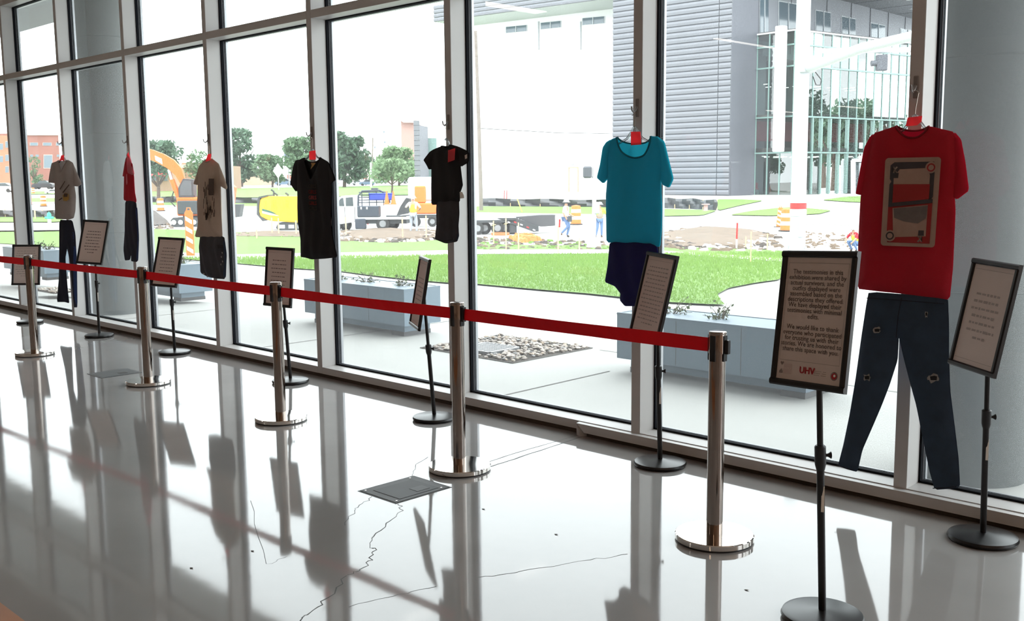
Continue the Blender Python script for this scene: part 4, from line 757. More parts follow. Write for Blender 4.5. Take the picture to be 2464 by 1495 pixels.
MB().tube([q(2098, 162), q(2083, 163)], 7*k2, 12).build('visor', 'signal_grey', ts_, True, False); MB().tube([q(2124, 140), q(2126, 180), q(2120, 184)], 1.6*k2, 6).build('bracket', 'white_paint', ts_, True, False)
# pedestrian signal pole with concrete footing
P = atg(1429, 597); t = thing('pedestrian_signal', 'slim white pedestrian signal pole on a square footing', 'traffic pole', P, YAW); k = depth(P)/F; q = lambda px, py, d=0: ((px-1429)*k, d*k, (597-py)*k)
MB().loft([[(s_*w_*k, e*w_*k, z_*k) for s_, e in ((-1, -1), (1, -1), (1, 1), (-1, 1))] for w_, z_ in ((17, 0), (13, 23))]).build('footing', 'galv', t, False, False)
MB().tube([q(1429, 575), q(1431, 330)], 5*k, 14).build('shaft', 'white_paint', t, True, False); MB().cbox(*[q(1403, 0)[0], q(1424, 0)[0]], -8*k, 8*k, q(0, 430)[2], q(0, 402)[2], .05).build('signal_head', 'signal_grey', t, False, False)
MB().tube([q(1424, 428), q(1430, 428)], 2*k, 6).build('bracket', 'signal_grey', t, False, False); MB().cbox(*[q(1431, 0)[0], q(1442, 0)[0]], -9*k, -2*k, q(0, 515)[2], q(0, 487)[2], .03).build('control_box', 'white_paint', t, False, False)
P = atg(1158, 508); t = thing('utility_pole', 'leaning grey wooden utility pole left of the trailer', 'pole', P, YAW); k = depth(P)/F; MB().tube([(0, 0, 0), (-3*k, 0, 200*k), (-8*k, 0, 420*k)], [5*k, 4.5*k, 3.5*k], 10).build('pole', 'wood_pole', t, True, False)
tp = att(1153, 306, depth(P)); tp[2] = min(tp[2], P[2]+430*k)
for lb, w0, w1 in (('thin overhead wire from the dark grey tower to the utility pole', att(1031, 304, 114.6), att(1151, 309, depth(P))), ('thin overhead wire from the utility pole to the campus building', att(1152, 309, depth(P)), att(1474, 322, 97.2))):
    o = thing('overhead_wire', lb, 'wire', (w0+w1)/2); MB().tube([w0, (w0+w1)/2-np.array([0, 0, .1]), w1], .022, 5).build('strand', 'machine_dark', o)
P = atg(893, 452); t = thing('utility_pole', 'thin leaning pole behind the flatbed truck', 'pole', P, YAW); k = depth(P)/F; MB().tube([(0, 0, 0), (1*k, 0, 60*k)], 2.5*k, 8).build('lower_pole', 'white_paint', t, True, False); MB().tube([(3*k, 0, 20*k), (7*k, 0, 118*k)], 1.4*k, 8).build('pole', 'wood_pole', t, True, False)
P = atg(671, 458); t = thing('road_sign', 'white back of a diamond road sign near the parked cars', 'road sign', P, YAW); k = depth(P)/F; MB().tube([(0, 0, 0), (0, 0, 60*k)], 1.3*k, 6).build('post', 'galv', t, False, False); MB().prism([(0, 28*k), (12*k, 46*k), (0, 64*k), (-12*k, 46*k)], -1.5*k, -.5*k).build('plate', 'white_refl', t, False, False)
P = atg(696, 450); t = thing('sign_board', 'slate blue square sign board on a post above the parked cars', 'sign', P, YAW); k = depth(P)/F; MB().tube([(0, 0, 0), (0, 0, 70*k)], 1.5*k, 6).build('post', 'galv', t, False, False); MB().box(-9*k, 9*k, -2*k, 2*k, 58*k, 90*k).build('board', M('slate_board', (.16, .20, .28), .6), t, False, False)
t, k = far('leaning_stake', 'slanted yellow stake against the black silt fence', 'stake', 1257, 512); MB().bar((0, 0, 0), (-12*k, 2*k, 33*k), 2.6*k, 2*k).build('lath', M('yellow_lath', (.6, .45, .12), .7), t, False, False)
t, k = far('pipe_stand', 'pair of thin red posts behind the silt fence', 'post', 1216, 482)
for u in (-3, 3): MB().tube([(u*k, 0, 0), ((u+.8)*k, 0, 24*k)], 1.1*k, 6).build('post', 'red_paint', t, False, False)
t, k = far('cable_spool', 'pale pink cable spool at the end of the silt fence', 'spool', 1698, 509); MB().lathe([(10*k, 0), (10*k, 2*k), (5*k, 2*k), (5*k, 16*k), (10*k, 16*k), (10*k, 18*k)], 18).build('drum', M('spool_pink', (.5, .3, .3), .7), t, True, False)
# ------------------------------------------------------------------ excavator
t, k = far('excavator', 'orange excavator with an arched boom behind the tan t-shirt', 'excavator', 452, 545); q = L3(k)
for d in (-26, 10):
    MB().prism([q(a, b)[::2] for a, b in ((-30, 4), (-26, 0), (40, 0), (46, 5), (46, 16), (40, 22), (-26, 22), (-32, 16))], d*k, (d+16)*k).build('track', 'machine_dark', t, False, False)
    for u in (-24, -8, 8, 24, 38): MB().lathe([(6*k, 0), (6*k, 2*k)], 12, (u*k, 0, 0)).build('roller', 'steel_bright', t, True, False).matrix_basis = Matrix.Translation((0, (d-.5)*k, 11*k)) @ Matrix.Translation((u*k, 0, 0)) @ Matrix.Rotation(math.pi/2, 4, 'X') @ Matrix.Translation((-u*k, 0, 0))
MB().cbox(-18*k, 70*k, -22*k, 24*k, 26*k, 70*k, 3*k).build('house', 'excavator_orange', t, False, False); MB().lathe([(20*k, 20*k), (20*k, 27*k)], 20, (10*k, 0, 0)).build('turntable', 'machine_dark', t, True, False)
cb = MB().prism([q(a, b)[::2] for a, b in ((-12, 70), (24, 70), (24, 112), (0, 114), (-12, 92))], -20*k, 6*k).build('cab', 'machine_dark', t, False, False)
MB().prism([q(a, b)[::2] for a, b in ((-8, 74), (20, 74), (20, 108), (2, 110), (-8, 92))], -21*k, -20*k).build('cab_glass', 'dark_glass', cb, False, False)
bm_ = MB().prism([q(a, b)[::2] for a, b in ((-118, 182), (-97, 189), (-70, 182), (-45, 172), (-22, 158), (-5, 138), (4, 104), (8, 66), (2, 66), (-8, 100), (-20, 122), (-40, 140), (-70, 156), (-97, 166), (-118, 160))], -12*k, -2*k).build('boom', 'excavator_orange', t, False, False)
for a, b in (((-95, 176), (-78, 171)), ((-66, 168), (-50, 160))): MB().prism([q(x, y)[::2] for x, y in ((a[0], a[1]+1), (b[0], b[1]+1), (b[0]+1, b[1]-12), (a[0]+1, a[1]-10))], -13*k, -12*k).build('decal', 'white_refl', bm_, False, False)
MB().tube([q(-36, 136, -8), q(-28, 104, -8)], 4*k, 8).build('piston_rod', 'steel_bright', bm_, True, False); MB().tube([q(-30, 112, -8), q(-8, 48, -8)], 6.5*k, 10).build('cylinder', 'excavator_orange', bm_, True, False)
MB().tube([q(-26, 84, -12), q(-34, 60, -14), (q(-24, 48, -12))], 1.3*k, 6).build('hose', 'black_plastic', bm_, True, False); MB().tube([q(12, 96, -14), q(26, 70, -16), q(16, 60, -14)], 1.4*k, 6).build('hose', 'black_plastic', t, True, False)
MB().cbox(-14*k, 34*k, -30*k, -14*k, 30*k, 62*k, 2*k).build('blade_frame', 'machine_dark', t, False, False)
MB().prism([q(a, b)[::2] for a, b in ((108, 20), (128, 22), (134, 52), (112, 52))], -16*k, 16*k).build('bucket', 'machine_dark', t, False, False); MB().prism([q(a, b)[::2] for a, b in ((96, 40), (112, 44), (120, 92), (112, 100), (100, 90))], -9*k, 9*k).build('counter_arm', 'excavator_orange', t, False, False)
# ------------------------------------------------------------------ yellow directional drill
t, k = far('drill_machine', 'yellow tracked drilling machine behind the black dress', 'machine', 690, 553); q = L3(k)
bd = MB().prism([q(a, b)[::2] for a, b in ((-58, 60), (-54, 76), (-36, 81), (60, 80), (90, 60), (90, 30), (34, 18), (-30, 22), (-54, 30), (-60, 44))], -30*k, 24*k).build('hood', 'yellow_paint', t, False, False, bevel=.06)
MB().prism([q(a, b)[::2] for a, b in ((-61, 70), (-57, 80), (-36, 84), (-36, 81), (-54, 76), (-57, 60), (-57, 36), (-40, 24), (-50, 22), (-63, 38))], -31*k, 25*k).build('bumper', 'machine_dark', t, False, False)
for u in (-46, -24, 6): MB().prism([q(a, b)[::2] for a, b in ((u, 52), (u+7, 51), (u+7, 70), (u, 71))], -30.8*k, -30*k).build('vent', M('vent_ochre', (.55, .33, .02), .5), bd, False, False)
MB().prism([q(a, b)[::2] for a, b in ((-50, 52), (-30, 46), (-14, 38), (-30, 41), (-50, 47))], -30.8*k, -30*k).build('swoosh', M('dark_green', (.03, .12, .09), .5), bd, False, False); MB().prism([q(a, b)[::2] for a, b in ((-50, 46), (-30, 41), (-10, 34), (-30, 36), (-50, 41))], -30.8*k, -30*k).build('swoosh', 'white_refl', bd, False, False)
MB().prism([q(a, b)[::2] for a, b in ((-20, 6), (-14, 0), (70, 0), (76, 8), (70, 18), (-14, 18))], -26*k, -8*k).build('track', 'machine_dark', t, False, False); MB().prism([q(a, b)[::2] for a, b in ((-20, 6), (-14, 0), (70, 0), (76, 8), (70, 18), (-14, 18))], 6*k, 22*k).build('track', 'machine_dark', t, False, False)
for u in (-12, 10, 32, 54): MB().cbox(u*k, (u+14)*k, -27*k, -26*k, 4*k, 13*k, .01).build('track_panel', 'galv', t, False, False)
for u, w in ((-28, 96), (-20, 88), (6, 88)): MB().tube([q(u, 78), q(u, w-4), q(u-6, w)], 2.2*k, 8).build('exhaust', 'machine_dark', t, True, False)
MB().prism([q(a, b)[::2] for a, b in ((100, 20), (112, 20), (116, 74), (110, 82), (104, 70))], -6*k, 6*k).build('drill_frame', 'yellow_paint', t, False, False)
# ------------------------------------------------------------------ flatbed truck
def wheel(t, u, w, d, r, k, nm='wheel'):
    mb = MB(); n = 22; mb.loft([[(u*k+rr*k*math.cos(a), dd*k, w*k+rr*k*math.sin(a)) for a in np.linspace(0, 6.283, n+1)[:-1]] for rr, dd in ((r*.55, d-5), (r*.9, d-5.5), (r, d-4), (r, d+4), (r*.9, d+5.5))]); o = mb.build(nm, 'rubber', t, True, False)
    MB().loft([[(u*k+rr*k*math.cos(a), dd*k, w*k+rr*k*math.sin(a)) for a in np.linspace(0, 6.283, n+1)[:-1]] for rr, dd in ((r*.1, d-3.6), (r*.25, d-3), (r*.4, d-4.6), (r*.5, d-5.6))]).build('hub', 'hub_grey', o, True, False); return o
t, k = far('flatbed_truck', 'white flatbed pickup truck with a black headache rack', 'truck', 900, 553, turn=math.radians(-6)); q = L3(k)
cb = MB().prism([q(a, b)[::2] for a, b in ((-112, 14), (-112, 52), (-92, 58), (-72, 78), (-66, 82), (-34, 84), (-28, 62), (-26, 22), (-80, 14))], -42*k, 10*k).build('cab', 'truck_white', t, False, False, bevel=.03)
MB().prism([q(a, b)[::2] for a, b in ((-84, 58), (-68, 76), (-62, 78), (-60, 58))], -42.6*k, -42*k).build('window', 'dark_glass', cb, False, False); MB().prism([q(a, b)[::2] for a, b in ((-56, 58), (-56, 78), (-39, 79), (-38, 58))], -42.6*k, -42*k).build('window', 'dark_glass', cb, False, False)
MB().prism([q(a, b)[::2] for a, b in ((-90, 56), (-70, 79), (-67, 80), (-86, 57))], -40*k, 8*k).build('windscreen', 'dark_glass', cb, False, False)
for u in (-59, -35): MB().box(u*k-.01, u*k+.01, -42.7*k, -42*k, 20*k, 56*k).build('door_gap', 'machine_dark', cb, False, False)
MB().cbox(-104*k, -95*k, -47*k, -42*k, 52*k, 60*k, .02).build('mirror', 'machine_dark', cb, False, False)
dk = MB().box(-28*k, 92*k, -46*k, 14*k, 26*k, 32*k).build('deck', 'galv', t, False, False); MB().box(-28*k, 88*k, -40*k, 8*k, 16*k, 26*k).build('chassis', 'machine_dark', t, False, False)
MB().cbox(-28*k, 24*k, -48*k, -24*k, 32*k, 58*k, .04).build('tool_box', M('tool_black', (.045, .055, .075), .4), t, False, False); MB().cbox(-34*k, -8*k, -48*k, -38*k, 4*k, 28*k, .04).build('step_box', 'tool_black', t, False, False)
for u in (-18, -4): MB().cbox((u-2)*k, (u+2)*k, -49*k, -48*k, 50*k, 56*k, .01).build('latch', 'steel_bright', t, False, False)
rk = MB().tube([q(-26, 58, -44), q(-25, 82, -44), q(-16, 93, -44), q(20, 94, -20), q(34, 84, 6), q(38, 64, 10)], 2.2*k, 8).build('headache_rack', 'tool_black', t, True, False)
for w_ in (66, 72, 78, 84, 90): MB().tube([q(-24, w_, -42), q(34, w_, 8)], 1.2*k, 6).build('rack_bar', 'tool_black', rk, True, False)
for s_ in (.1, .35, .6, .85): MB().tube([q(-24+58*s_, 58, -42+50*s_), q(-24+58*s_, 92, -42+50*s_)], 1.2*k, 6).build('rack_bar', 'tool_black', rk, True, False)
MB().cbox(0, 16*k, -20*k, -10*k, 94*k, 100*k, .03).build('beacon_bar', 'machine_dark', t, False, False)
wheel(t, 32, 16, -40, 16, k); wheel(t, 46, 16, 2, 16, k); wheel(t, -84, 12, -36, 14, k); wheel(t, -70, 12, 4, 14, k)
MB().tube([q(40, 34, -40), q(88, 34, -40)], 2*k, 6).build('rail', 'machine_dark', t, False, False); MB().prism([q(a, b)[::2] for a, b in ((60, 34), (92, 40), (92, 74), (84, 76), (70, 56))], -20*k, 0).build('loader_arm', 'machine_dark', t, False, False)
bb = att(925, 478, depth(t.location)-.4); bx_ = thing('storage_tote', 'blue storage box on the truck bed', 'box', bb, YAW); MB().cbox(-36*k, 22*k, -8*k, 8*k, -4*k, 12*k, .05).build('body', 'blue_box', bx_, False, False); MB().cbox(-37*k, 23*k, -9*k, 9*k, 10*k, 13*k, .03).build('lid', 'blue_box', bx_, False, False)
for px, lb in ((931, 'orange traffic cone on the truck bed, left one'), (947, 'orange traffic cone on the truck bed, right one')):
    cP = att(px, 492, depth(t.location)-1.0); cn = thing('traffic_cone', lb, 'traffic cone', cP, YAW, 'traffic cones on the truck'); MB().box(-7*k, 7*k, -7*k, 7*k, 0, 1.5*k).build('foot', 'orange', cn, False, False); MB().lathe([(6*k, 1.5*k), (1.2*k, 31*k)], 14).build('cone', 'orange', cn, True, False)
# orange equipment on the trailer tongue
t, k = far('orange_machine', 'boxy orange equipment with hoses right of the worker in the vest', 'machine', 1022, 545); q = L3(k)
MB().cbox(-22*k, 4*k, -10*k, 10*k, 56*k, 97*k, .06).build('upright_box', 'orange', t, False, False); MB().cbox(-24*k, 30*k, -14*k, 10*k, 30*k, 56*k, .06).build('lower_box', 'orange', t, False, False); MB().box(-50*k, 60*k, -16*k, 14*k, 20*k, 28*k).build('trailer_frame', 'machine_dark', t, False, False)
wheel(t, 20, 12, -14, 12, k); wheel(t, -20, 12, -14, 12, k); MB().cbox(-40*k, 40*k, 14*k, 40*k, 60*k, 118*k, .1).build('white_tank', 'truck_white', t, False, False)
# ------------------------------------------------------------------ lowboy trailer with ramp
t, k = far('flatbed_trailer', 'black flatbed trailer with a sloping rear ramp', 'trailer', 1190, 563, turn=math.radians(4)); q = L3(k)
MB().box(-110*k, 50*k, -26*k, 26*k, 32*k, 38*k).build('deck', 'galv', t, False, False); MB().box(-110*k, 50*k, -27*k, -24*k, 28*k, 34*k).build('side_rail', 'machine_dark', t, False, False)
MB().prism([q(a, b)[::2] for a, b in ((6, 38), (50, 38), (104, 19), (104, 6), (92, 5), (46, 22))], -27*k, -8*k).build('ramp', 'machine_dark', t, False, False); MB().prism([q(a, b)[::2] for a, b in ((50, 40), (112, 44), (146, 44), (146, 18), (112, 16), (50, 34))], -6*k, 26*k).build('ramp_upright', M('trailer_black', (.07, .07, .075), .55), t, False, False)
for i in range(8): u = 50+i*6.5; w = 38-(u-50)*.44; MB().tube([q(u, w+1, -26), q(u, w+1, -9)], .9*k, 5).build('ramp_cleat', 'galv', t, False, False)
for i in range(5): u = 30+i*15; w = 31-max(0, u-46)*.43; MB().prism([(u*k, w*k), ((u+6)*k, (w-2)*k), ((u+6)*k, (w-5)*k), (u*k, (w-3)*k)], -27.6*k, -27*k).build('reflector', 'red_paint' if i % 2 else 'white_refl', t, False, False)
for u in (-42, -24, 6, 22): wheel(t, u, 15, -22 if u in (-42, 6) else -8, 15.5, k)
MB().cbox(34*k, 52*k, -24*k, 20*k, 2*k, 28*k, .03).build('mud_flap', 'machine_dark', t, False, False)
put_text('Big Tex', 8*k, 'maker_plate', M('gold_letters', (.6, .5, .25), .5, var=0), t, (118*k, -6.3*k, 34*k), (1, 0, 0), (0, 0, 1), .01) if False else None
tb_, k_ = far('manhole_ring', 'low orange ring beside the trailer wheels', 'ring', 1204, 566); MB().lathe([(22*k_, 0), (22*k_, 6*k_), (18*k_, 6*k_), (18*k_, 0)], 24).build('ring', M('rust', (.40, .16, .06), .8), tb_, True, False)
# ------------------------------------------------------------------ workers
def skin_obj(name, joints, edges, mat, parent, sub=2):
    me = bpy.data.meshes.new(name); me.from_pydata([j[:3] for j in joints], edges, []); o = bpy.data.objects.new(name, me); COL.objects.link(o); o.parent = parent
    md = o.modifiers.new('skin', 'SKIN'); md.use_smooth_shade = True
    for v, j in zip(me.skin_vertices[0].data, joints): v.radius = (j[3], j[3] if len(j) < 5 else j[4])
    me.skin_vertices[0].data[0].use_root = True
    sb = o.modifiers.new('sub', 'SUBSURF'); sb.levels = sub; sb.render_levels = sub; me.materials.append(MATS[mat]); return o
def worker(px, py, hpx, lb, pose, top, legs, hat='white_paint', vest=None, turn=0.):
    t, k = far('person', lb, 'person', px, py, turn=turn); s_ = hpx*k/1.78; X = lambda x, y, z, r, r2=None: (x*s_, y*s_, z*s_, r*s_, (r2 or r)*s_)
    J = dict(pel=(0, 0, .95), ch=(0, .0, 1.32), nk=(0, 0, 1.50), hd=(0, -.02, 1.64), ls=(-.19, 0, 1.43), le=(-.25, .02, 1.16), lw=(-.22, -.12, .93), lh=(-.21, -.15, .85), rs=(.19, 0, 1.43), re=(.25, .02, 1.16), rw=(.22, -.12, .93), rh=(.21, -.15, .85), lp=(-.09, 0, .9), lk=(-.1, -.03, .5), la=(-.1, .03, .09), lf=(-.1, -.1, .04), rp=(.09, 0, .9), rk=(.1, -.03, .5), ra=(.1, .03, .09), rf=(.1, -.1, .04)); J.update(pose)
    R_ = dict(pel=(.14, .11), ch=(.16, .11), nk=(.055, .055), hd=(.095, .105), ls=(.06, .06), le=(.045, .045), lw=(.034, .034), lh=(.045, .03), rs=(.06, .06), re=(.045, .045), rw=(.034, .034), rh=(.045, .03), lp=(.09, .09), lk=(.06, .06), la=(.042, .042), lf=(.045, .035), rp=(.09, .09), rk=(.06, .06), ra=(.042, .042), rf=(.045, .035))
    def sub(keys, ed, mat, name, gr_=1.): return skin_obj(name, [X(*J[a], R_[a][0]*gr_, R_[a][1]*gr_) for a in keys], [(keys.index(a), keys.index(b)) for a, b in ed], mat, t)
    ed = [('pel', 'ch'), ('ch', 'nk'), ('nk', 'hd'), ('ch', 'ls'), ('ls', 'le'), ('le', 'lw'), ('lw', 'lh'), ('ch', 'rs'), ('rs', 're'), ('re', 'rw'), ('rw', 'rh'), ('pel', 'lp'), ('lp', 'lk'), ('lk', 'la'), ('la', 'lf'), ('pel', 'rp'), ('rp', 'rk'), ('rk', 'ra'), ('ra', 'rf')]
    sub(list(J), ed, 'skin', 'body'); sub(['pel', 'ch', 'nk', 'ls', 'le', 'rs', 're'], [('pel', 'ch'), ('ch', 'nk'), ('ch', 'ls'), ('ls', 'le'), ('ch', 'rs'), ('rs', 're')], top, 'shirt', 1.16)
    sub(['pel', 'lp', 'lk', 'la', 'rp', 'rk', 'ra'], [('pel', 'lp'), ('lp', 'lk'), ('lk', 'la'), ('pel', 'rp'), ('rp', 'rk'), ('rk', 'ra')], legs, 'trousers', 1.17)
    if vest: sub(['pel', 'ch', 'nk'], [('pel', 'ch'), ('ch', 'nk')], vest, 'vest', 1.26)
    for f_, a_ in (('lf', 'la'), ('rf', 'ra')): skin_obj('boot', [X(*J[a_], .055), X(*J[f_], .055)], [(0, 1)], 'rubber', t, 1)
    h_ = np.array(J['hd'])*s_; MB().lathe([(.185*s_, 0), (.19*s_, .015*s_), (.135*s_, .02*s_), (.13*s_, .07*s_), (.09*s_, .125*s_), (.0, .145*s_)], 18, (h_[0], h_[1], h_[2]+.035*s_)).build('hard_hat', hat, t, True, False)
    for e in (-1, 1): MB().lathe([(.012*s_, -.008*s_), (.012*s_, .008*s_)], 8, (h_[0]+e*.035*s_, h_[1]-.105*s_, h_[2]+.01*s_)).build('eye', 'black_plastic', t, True, False)
    MB().loft([[(h_[0]+a*s_, h_[1]-(.10+c_)*s_, h_[2]+b*s_) for a, b in ((-.012, 0), (.012, 0), (0, .03))] for c_ in (0, .03)]).build('nose', 'skin', t, False, False)
worker(995, 562, 90, 'person in white hard hat and yellow-green vest seen from behind at the truck', dict(la=(-.16, .03, .09), lf=(-.17, .1, .04), lk=(-.15, 0, .5), ra=(.14, .03, .09), rf=(.15, .1, .04), re=(.36, -.06, 1.22), rw=(.26, -.22, 1.3), rh=(.2, -.27, 1.3), le=(-.36, -.05, 1.2), lw=(-.27, -.2, 1.1), lh=(-.22, -.26, 1.12)), 'white_shirt', 'jeans_pale', vest='hivis', turn=math.pi)
worker(1362, 572, 90, 'person in white shirt and hard hat walking, holding a dark clipboard', dict(lk=(-.05, -.12, .52), la=(-.08, .22, .2), lf=(-.08, .16, .12), rk=(.06, -.14, .52), ra=(.06, -.02, .09), rf=(.06, -.15, .04), rw=(.2, -.24, 1.02), rh=(.18, -.33, 1.0)), 'white_shirt', 'jeans_blue', turn=math.radians(62))
worker(1443, 572, 84, 'person in tan vest standing behind the pedestrian signal pole', dict(lk=(-.12, -.05, .5), la=(-.2, .02, .09), lf=(-.22, -.1, .04), re=(.34, .04, 1.2), rw=(.42, -.02, 1.0), rh=(.44, -.04, .92)), 'hivis', 'jeans_blue', vest='tan_vest')
worker(2056, 606, 92, 'person in red sleeves crouching behind the red t-shirt', dict(pel=(0, .1, .42), ch=(0, -.05, .74), nk=(0, -.1, .9), hd=(0, -.13, 1.03), ls=(-.18, -.08, .84), rs=(.18, -.08, .84), le=(-.28, -.25, .62), lw=(-.2, -.4, .45), lh=(-.16, -.45, .4), re=(.28, -.25, .62), rw=(.2, -.4, .45), rh=(.16, -.45, .4), lp=(-.09, .08, .4), lk=(-.16, -.3, .5), la=(-.15, .0, .09), lf=(-.15, -.12, .04), rp=(.09, .08, .4), rk=(.16, -.3, .5), ra=(.15, 0, .09), rf=(.15, -.12, .04)), 'red_cotton', 'jeans_blue', vest='hivis', turn=math.radians(-60))
cP = att(1372, 527, depth(atg(1362, 572))-.3); cb_ = thing('clipboard', 'dark clipboard carried by the walking worker', 'clipboard', cP, YAW); MB().cbox(-.10, .08, -.015, .015, -.13, .13, .008).build('board', 'machine_dark', cb_, False, False)
# ------------------------------------------------------------------ parked cars
def car(px, py, wpx, lb, paint, suv, flip=1, turn=0.):
    t, k = far('parked_car', lb, 'car', px, py, 'parked cars beyond the grass', turn); w = wpx/2; h = wpx*(.40 if suv else .31); q = L3(k)
    pr = [(-w, h*.18), (-w, h*.5), (-w*.85, h*.6), (-w*.45, h*.66), (w*.6, h*.66), (w*.92, h*.62), (w, h*.45), (w, h*.18)]; cab = [(-w*.5, h*.64), (-w*.25, h*.96), (w*.35, h), (w*(.85 if suv else .62), h*.64)]
    MB().prism([(flip*a*k, b*k) for a, b in pr], -w*.42*k, w*.42*k).build('body', paint, t, False, False); g_ = MB().prism([(flip*a*k, b*k) for a, b in cab], -w*.36*k, w*.36*k).build('cabin_glass', 'dark_glass', t, False, False)
    MB().prism([(flip*a*k, b*k) for a, b in ((-w*.25, h*.95), (w*.35, h*.99), (w*.36, h*1.02), (-w*.24, h*1.0))], -w*.35*k, w*.35*k).build('roof', paint, t, False, False)
    for u in (-w*.62, w*.62):
        for d in (-w*.36, w*.3): MB().loft([[((flip*u+h*.2*math.cos(a))*k, (d+e)*k, (h*.2+h*.2*math.sin(a))*k) for a in np.linspace(0, 6.283, 15)[:-1]] for e in (-w*.07, w*.07)]).build('wheel', 'rubber', t, True, False)
M('car_white', (.70, .71, .72), .3); M('car_grey', (.16, .18, .2), .3, .3); M('car_blue', (.14, .2, .27), .3, .3); M('car_silver', (.42, .43, .45), .3, .3); M('car_black', (.03, .03, .035), .3)
for a in ((568, 445, 40, 'blue-grey parked car at the left of the row under the tall dark tree', 'car_blue', 0, 1), (594, 446, 34, 'silver parked car under the tall dark tree', 'car_silver', 0, -1), (617, 444, 34, 'dark parked car left of the white pickup in the row', 'car_grey', 0, 1), (640, 445, 38, 'white parked car left of the diamond sign', 'car_white', 1, 1), (684, 447, 42, 'blue-grey parked suv just left of the black dress', 'car_blue', 1, 1), (826, 443, 42, 'white parked sedan just right of the black dress', 'car_white', 0, 1), (862, 446, 30, 'silver parked car between the sedan and the thin pole', 'car_silver', 1, -1), (884, 447, 36, 'blue-grey parked car behind the truck cab', 'car_blue', 1, 1), (917, 442, 34, 'dark parked car right of the thin pole', 'car_grey', 0, 1), (956, 441, 36, 'white parked pickup-like car under the light tree', 'car_white', 1, -1), (984, 442, 32, 'silver parked car beside the grey tower', 'car_silver', 1, 1), (106, 455, 50, 'dark parked suv seen left of the taupe t-shirt', 'car_black', 1, 1), (128, 467, 34, 'white parked car behind the taupe t-shirt', 'car_white', 0, 1), (8, 463, 56, 'white parked suv at the left edge', 'car_white', 1, 1)): car(*a)
# ------------------------------------------------------------------ trees
M('bark', (.12, .09, .07), .9, var=.3, scale=5); M('leaf_dark', (.085, .15, .095), .7, var=.45, scale=.6, trans=.2); M('leaf_mid', (.125, .21, .115), .7, var=.4, scale=.6, trans=.25); M('leaf_light', (.20, .30, .16), .7, var=.35, scale=.6, trans=.3)
def make_tree(P, h, w, lb, mat, n, low, seed):
    t = thing('tree', lb, 'tree', P, YAW, 'trees along the street'); rg = np.random.default_rng(seed)
    tr = MB().tube([(0, 0, -.2), (.02*h, 0, h*.3), (-.02*h, 0, h*.7)], [.035*h, .025*h, .01*h], 8).build('trunk', 'bark', t, True, False)
    for a in np.linspace(0, 6.28, 6)[:-1]: MB().tube([(.01*h, 0, h*.3), (w*.35*math.cos(a), w*.35*math.sin(a), h*.5), (w*.6*math.cos(a), w*.6*math.sin(a), h*.66)], [.016*h, .010*h, .004*h], 5).build('branch', 'bark', tr, True, False)
    NL = 22; lump = []
    for i in range(NL):
        zf = rg.uniform(low+.1, .93); wf = math.sqrt(max(.05, 1-((zf-(low+.45*(1-low)))/(.62*(1-low)))**2)); a = rg.uniform(0, 6.28); r0 = math.sqrt(rg.uniform(0, 1))*.72*wf; lump.append((r0*w*math.cos(a), r0*w*math.sin(a), h*zf, w*rg.uniform(.24, .42)))
    vs, fs = [], []; ls = max(w*.085, .16)
    for i in range(n):
        cx, cy, cz, r = lump[rg.integers(NL)]; v = rg.normal(size=3); v /= np.linalg.norm(v); C_ = np.array([cx, cy, cz])+v*r*rg.uniform(.45, 1.0)*[1, 1, .8]; C_[2] = min(C_[2], h); a, b = rg.normal(size=3), rg.normal(size=3); a = a/np.linalg.norm(a)*ls*rg.uniform(.7, 1.4); b = b/np.linalg.norm(b)*ls*rg.uniform(.6, 1.2); m = len(vs); vs += [C_-a, C_-b*.7, C_+a, C_+b*.7]; fs.append((m, m+1, m+2, m+3))
    MB().add(vs, fs).build('crown', mat, t, False, False); return t
def tree(px, dt, top, wpx, lb, mat, n=1300, low=.35, seed=1):
    P = att(px, 440, dt); P[2] = tz(dt); k = dt/F; make_tree(P, att(px, top, dt)[2]-P[2], wpx*k/2, lb, mat, n, low, seed)
tree(580, 156, 308, 122, 'tall dark tree between the tan t-shirt and the yellow drill', 'leaf_dark', 4500, .1, seed=2); tree(655, 150, 374, 102, 'mid-green tree above the parked cars left of the black dress', 'leaf_mid', 2600, .18, seed=3); tree(738, 145, 332, 128, 'round green tree behind the black dress', 'leaf_mid', 3600, .15, seed=4); tree(828, 140, 320, 140, 'large dense tree right of the black dress', 'leaf_dark', 4500, .12, seed=5); tree(880, 160, 385, 89, 'small green tree beside the thin leaning pole', 'leaf_mid', 900, .25, seed=6); tree(942, 95, 385, 128, 'light airy tree above the flatbed truck', 'leaf_light', 1100, .42, seed=7); tree(960, 150, 356, 140, 'pale green tree left of the grey tower', 'leaf_light', 3600, .15, seed=8)
tree(378, 78, 340, 153, 'spreading street tree behind the excavator boom', 'leaf_dark', 2400, .45, seed=9); tree(478, 110, 362, 89, 'green tree right behind the tan t-shirt', 'leaf_mid', 1100, .2, seed=10); tree(82, 155, 376, 51, 'grey-green tree in front of the brick building', 'leaf_mid', 700, .1, seed=11)
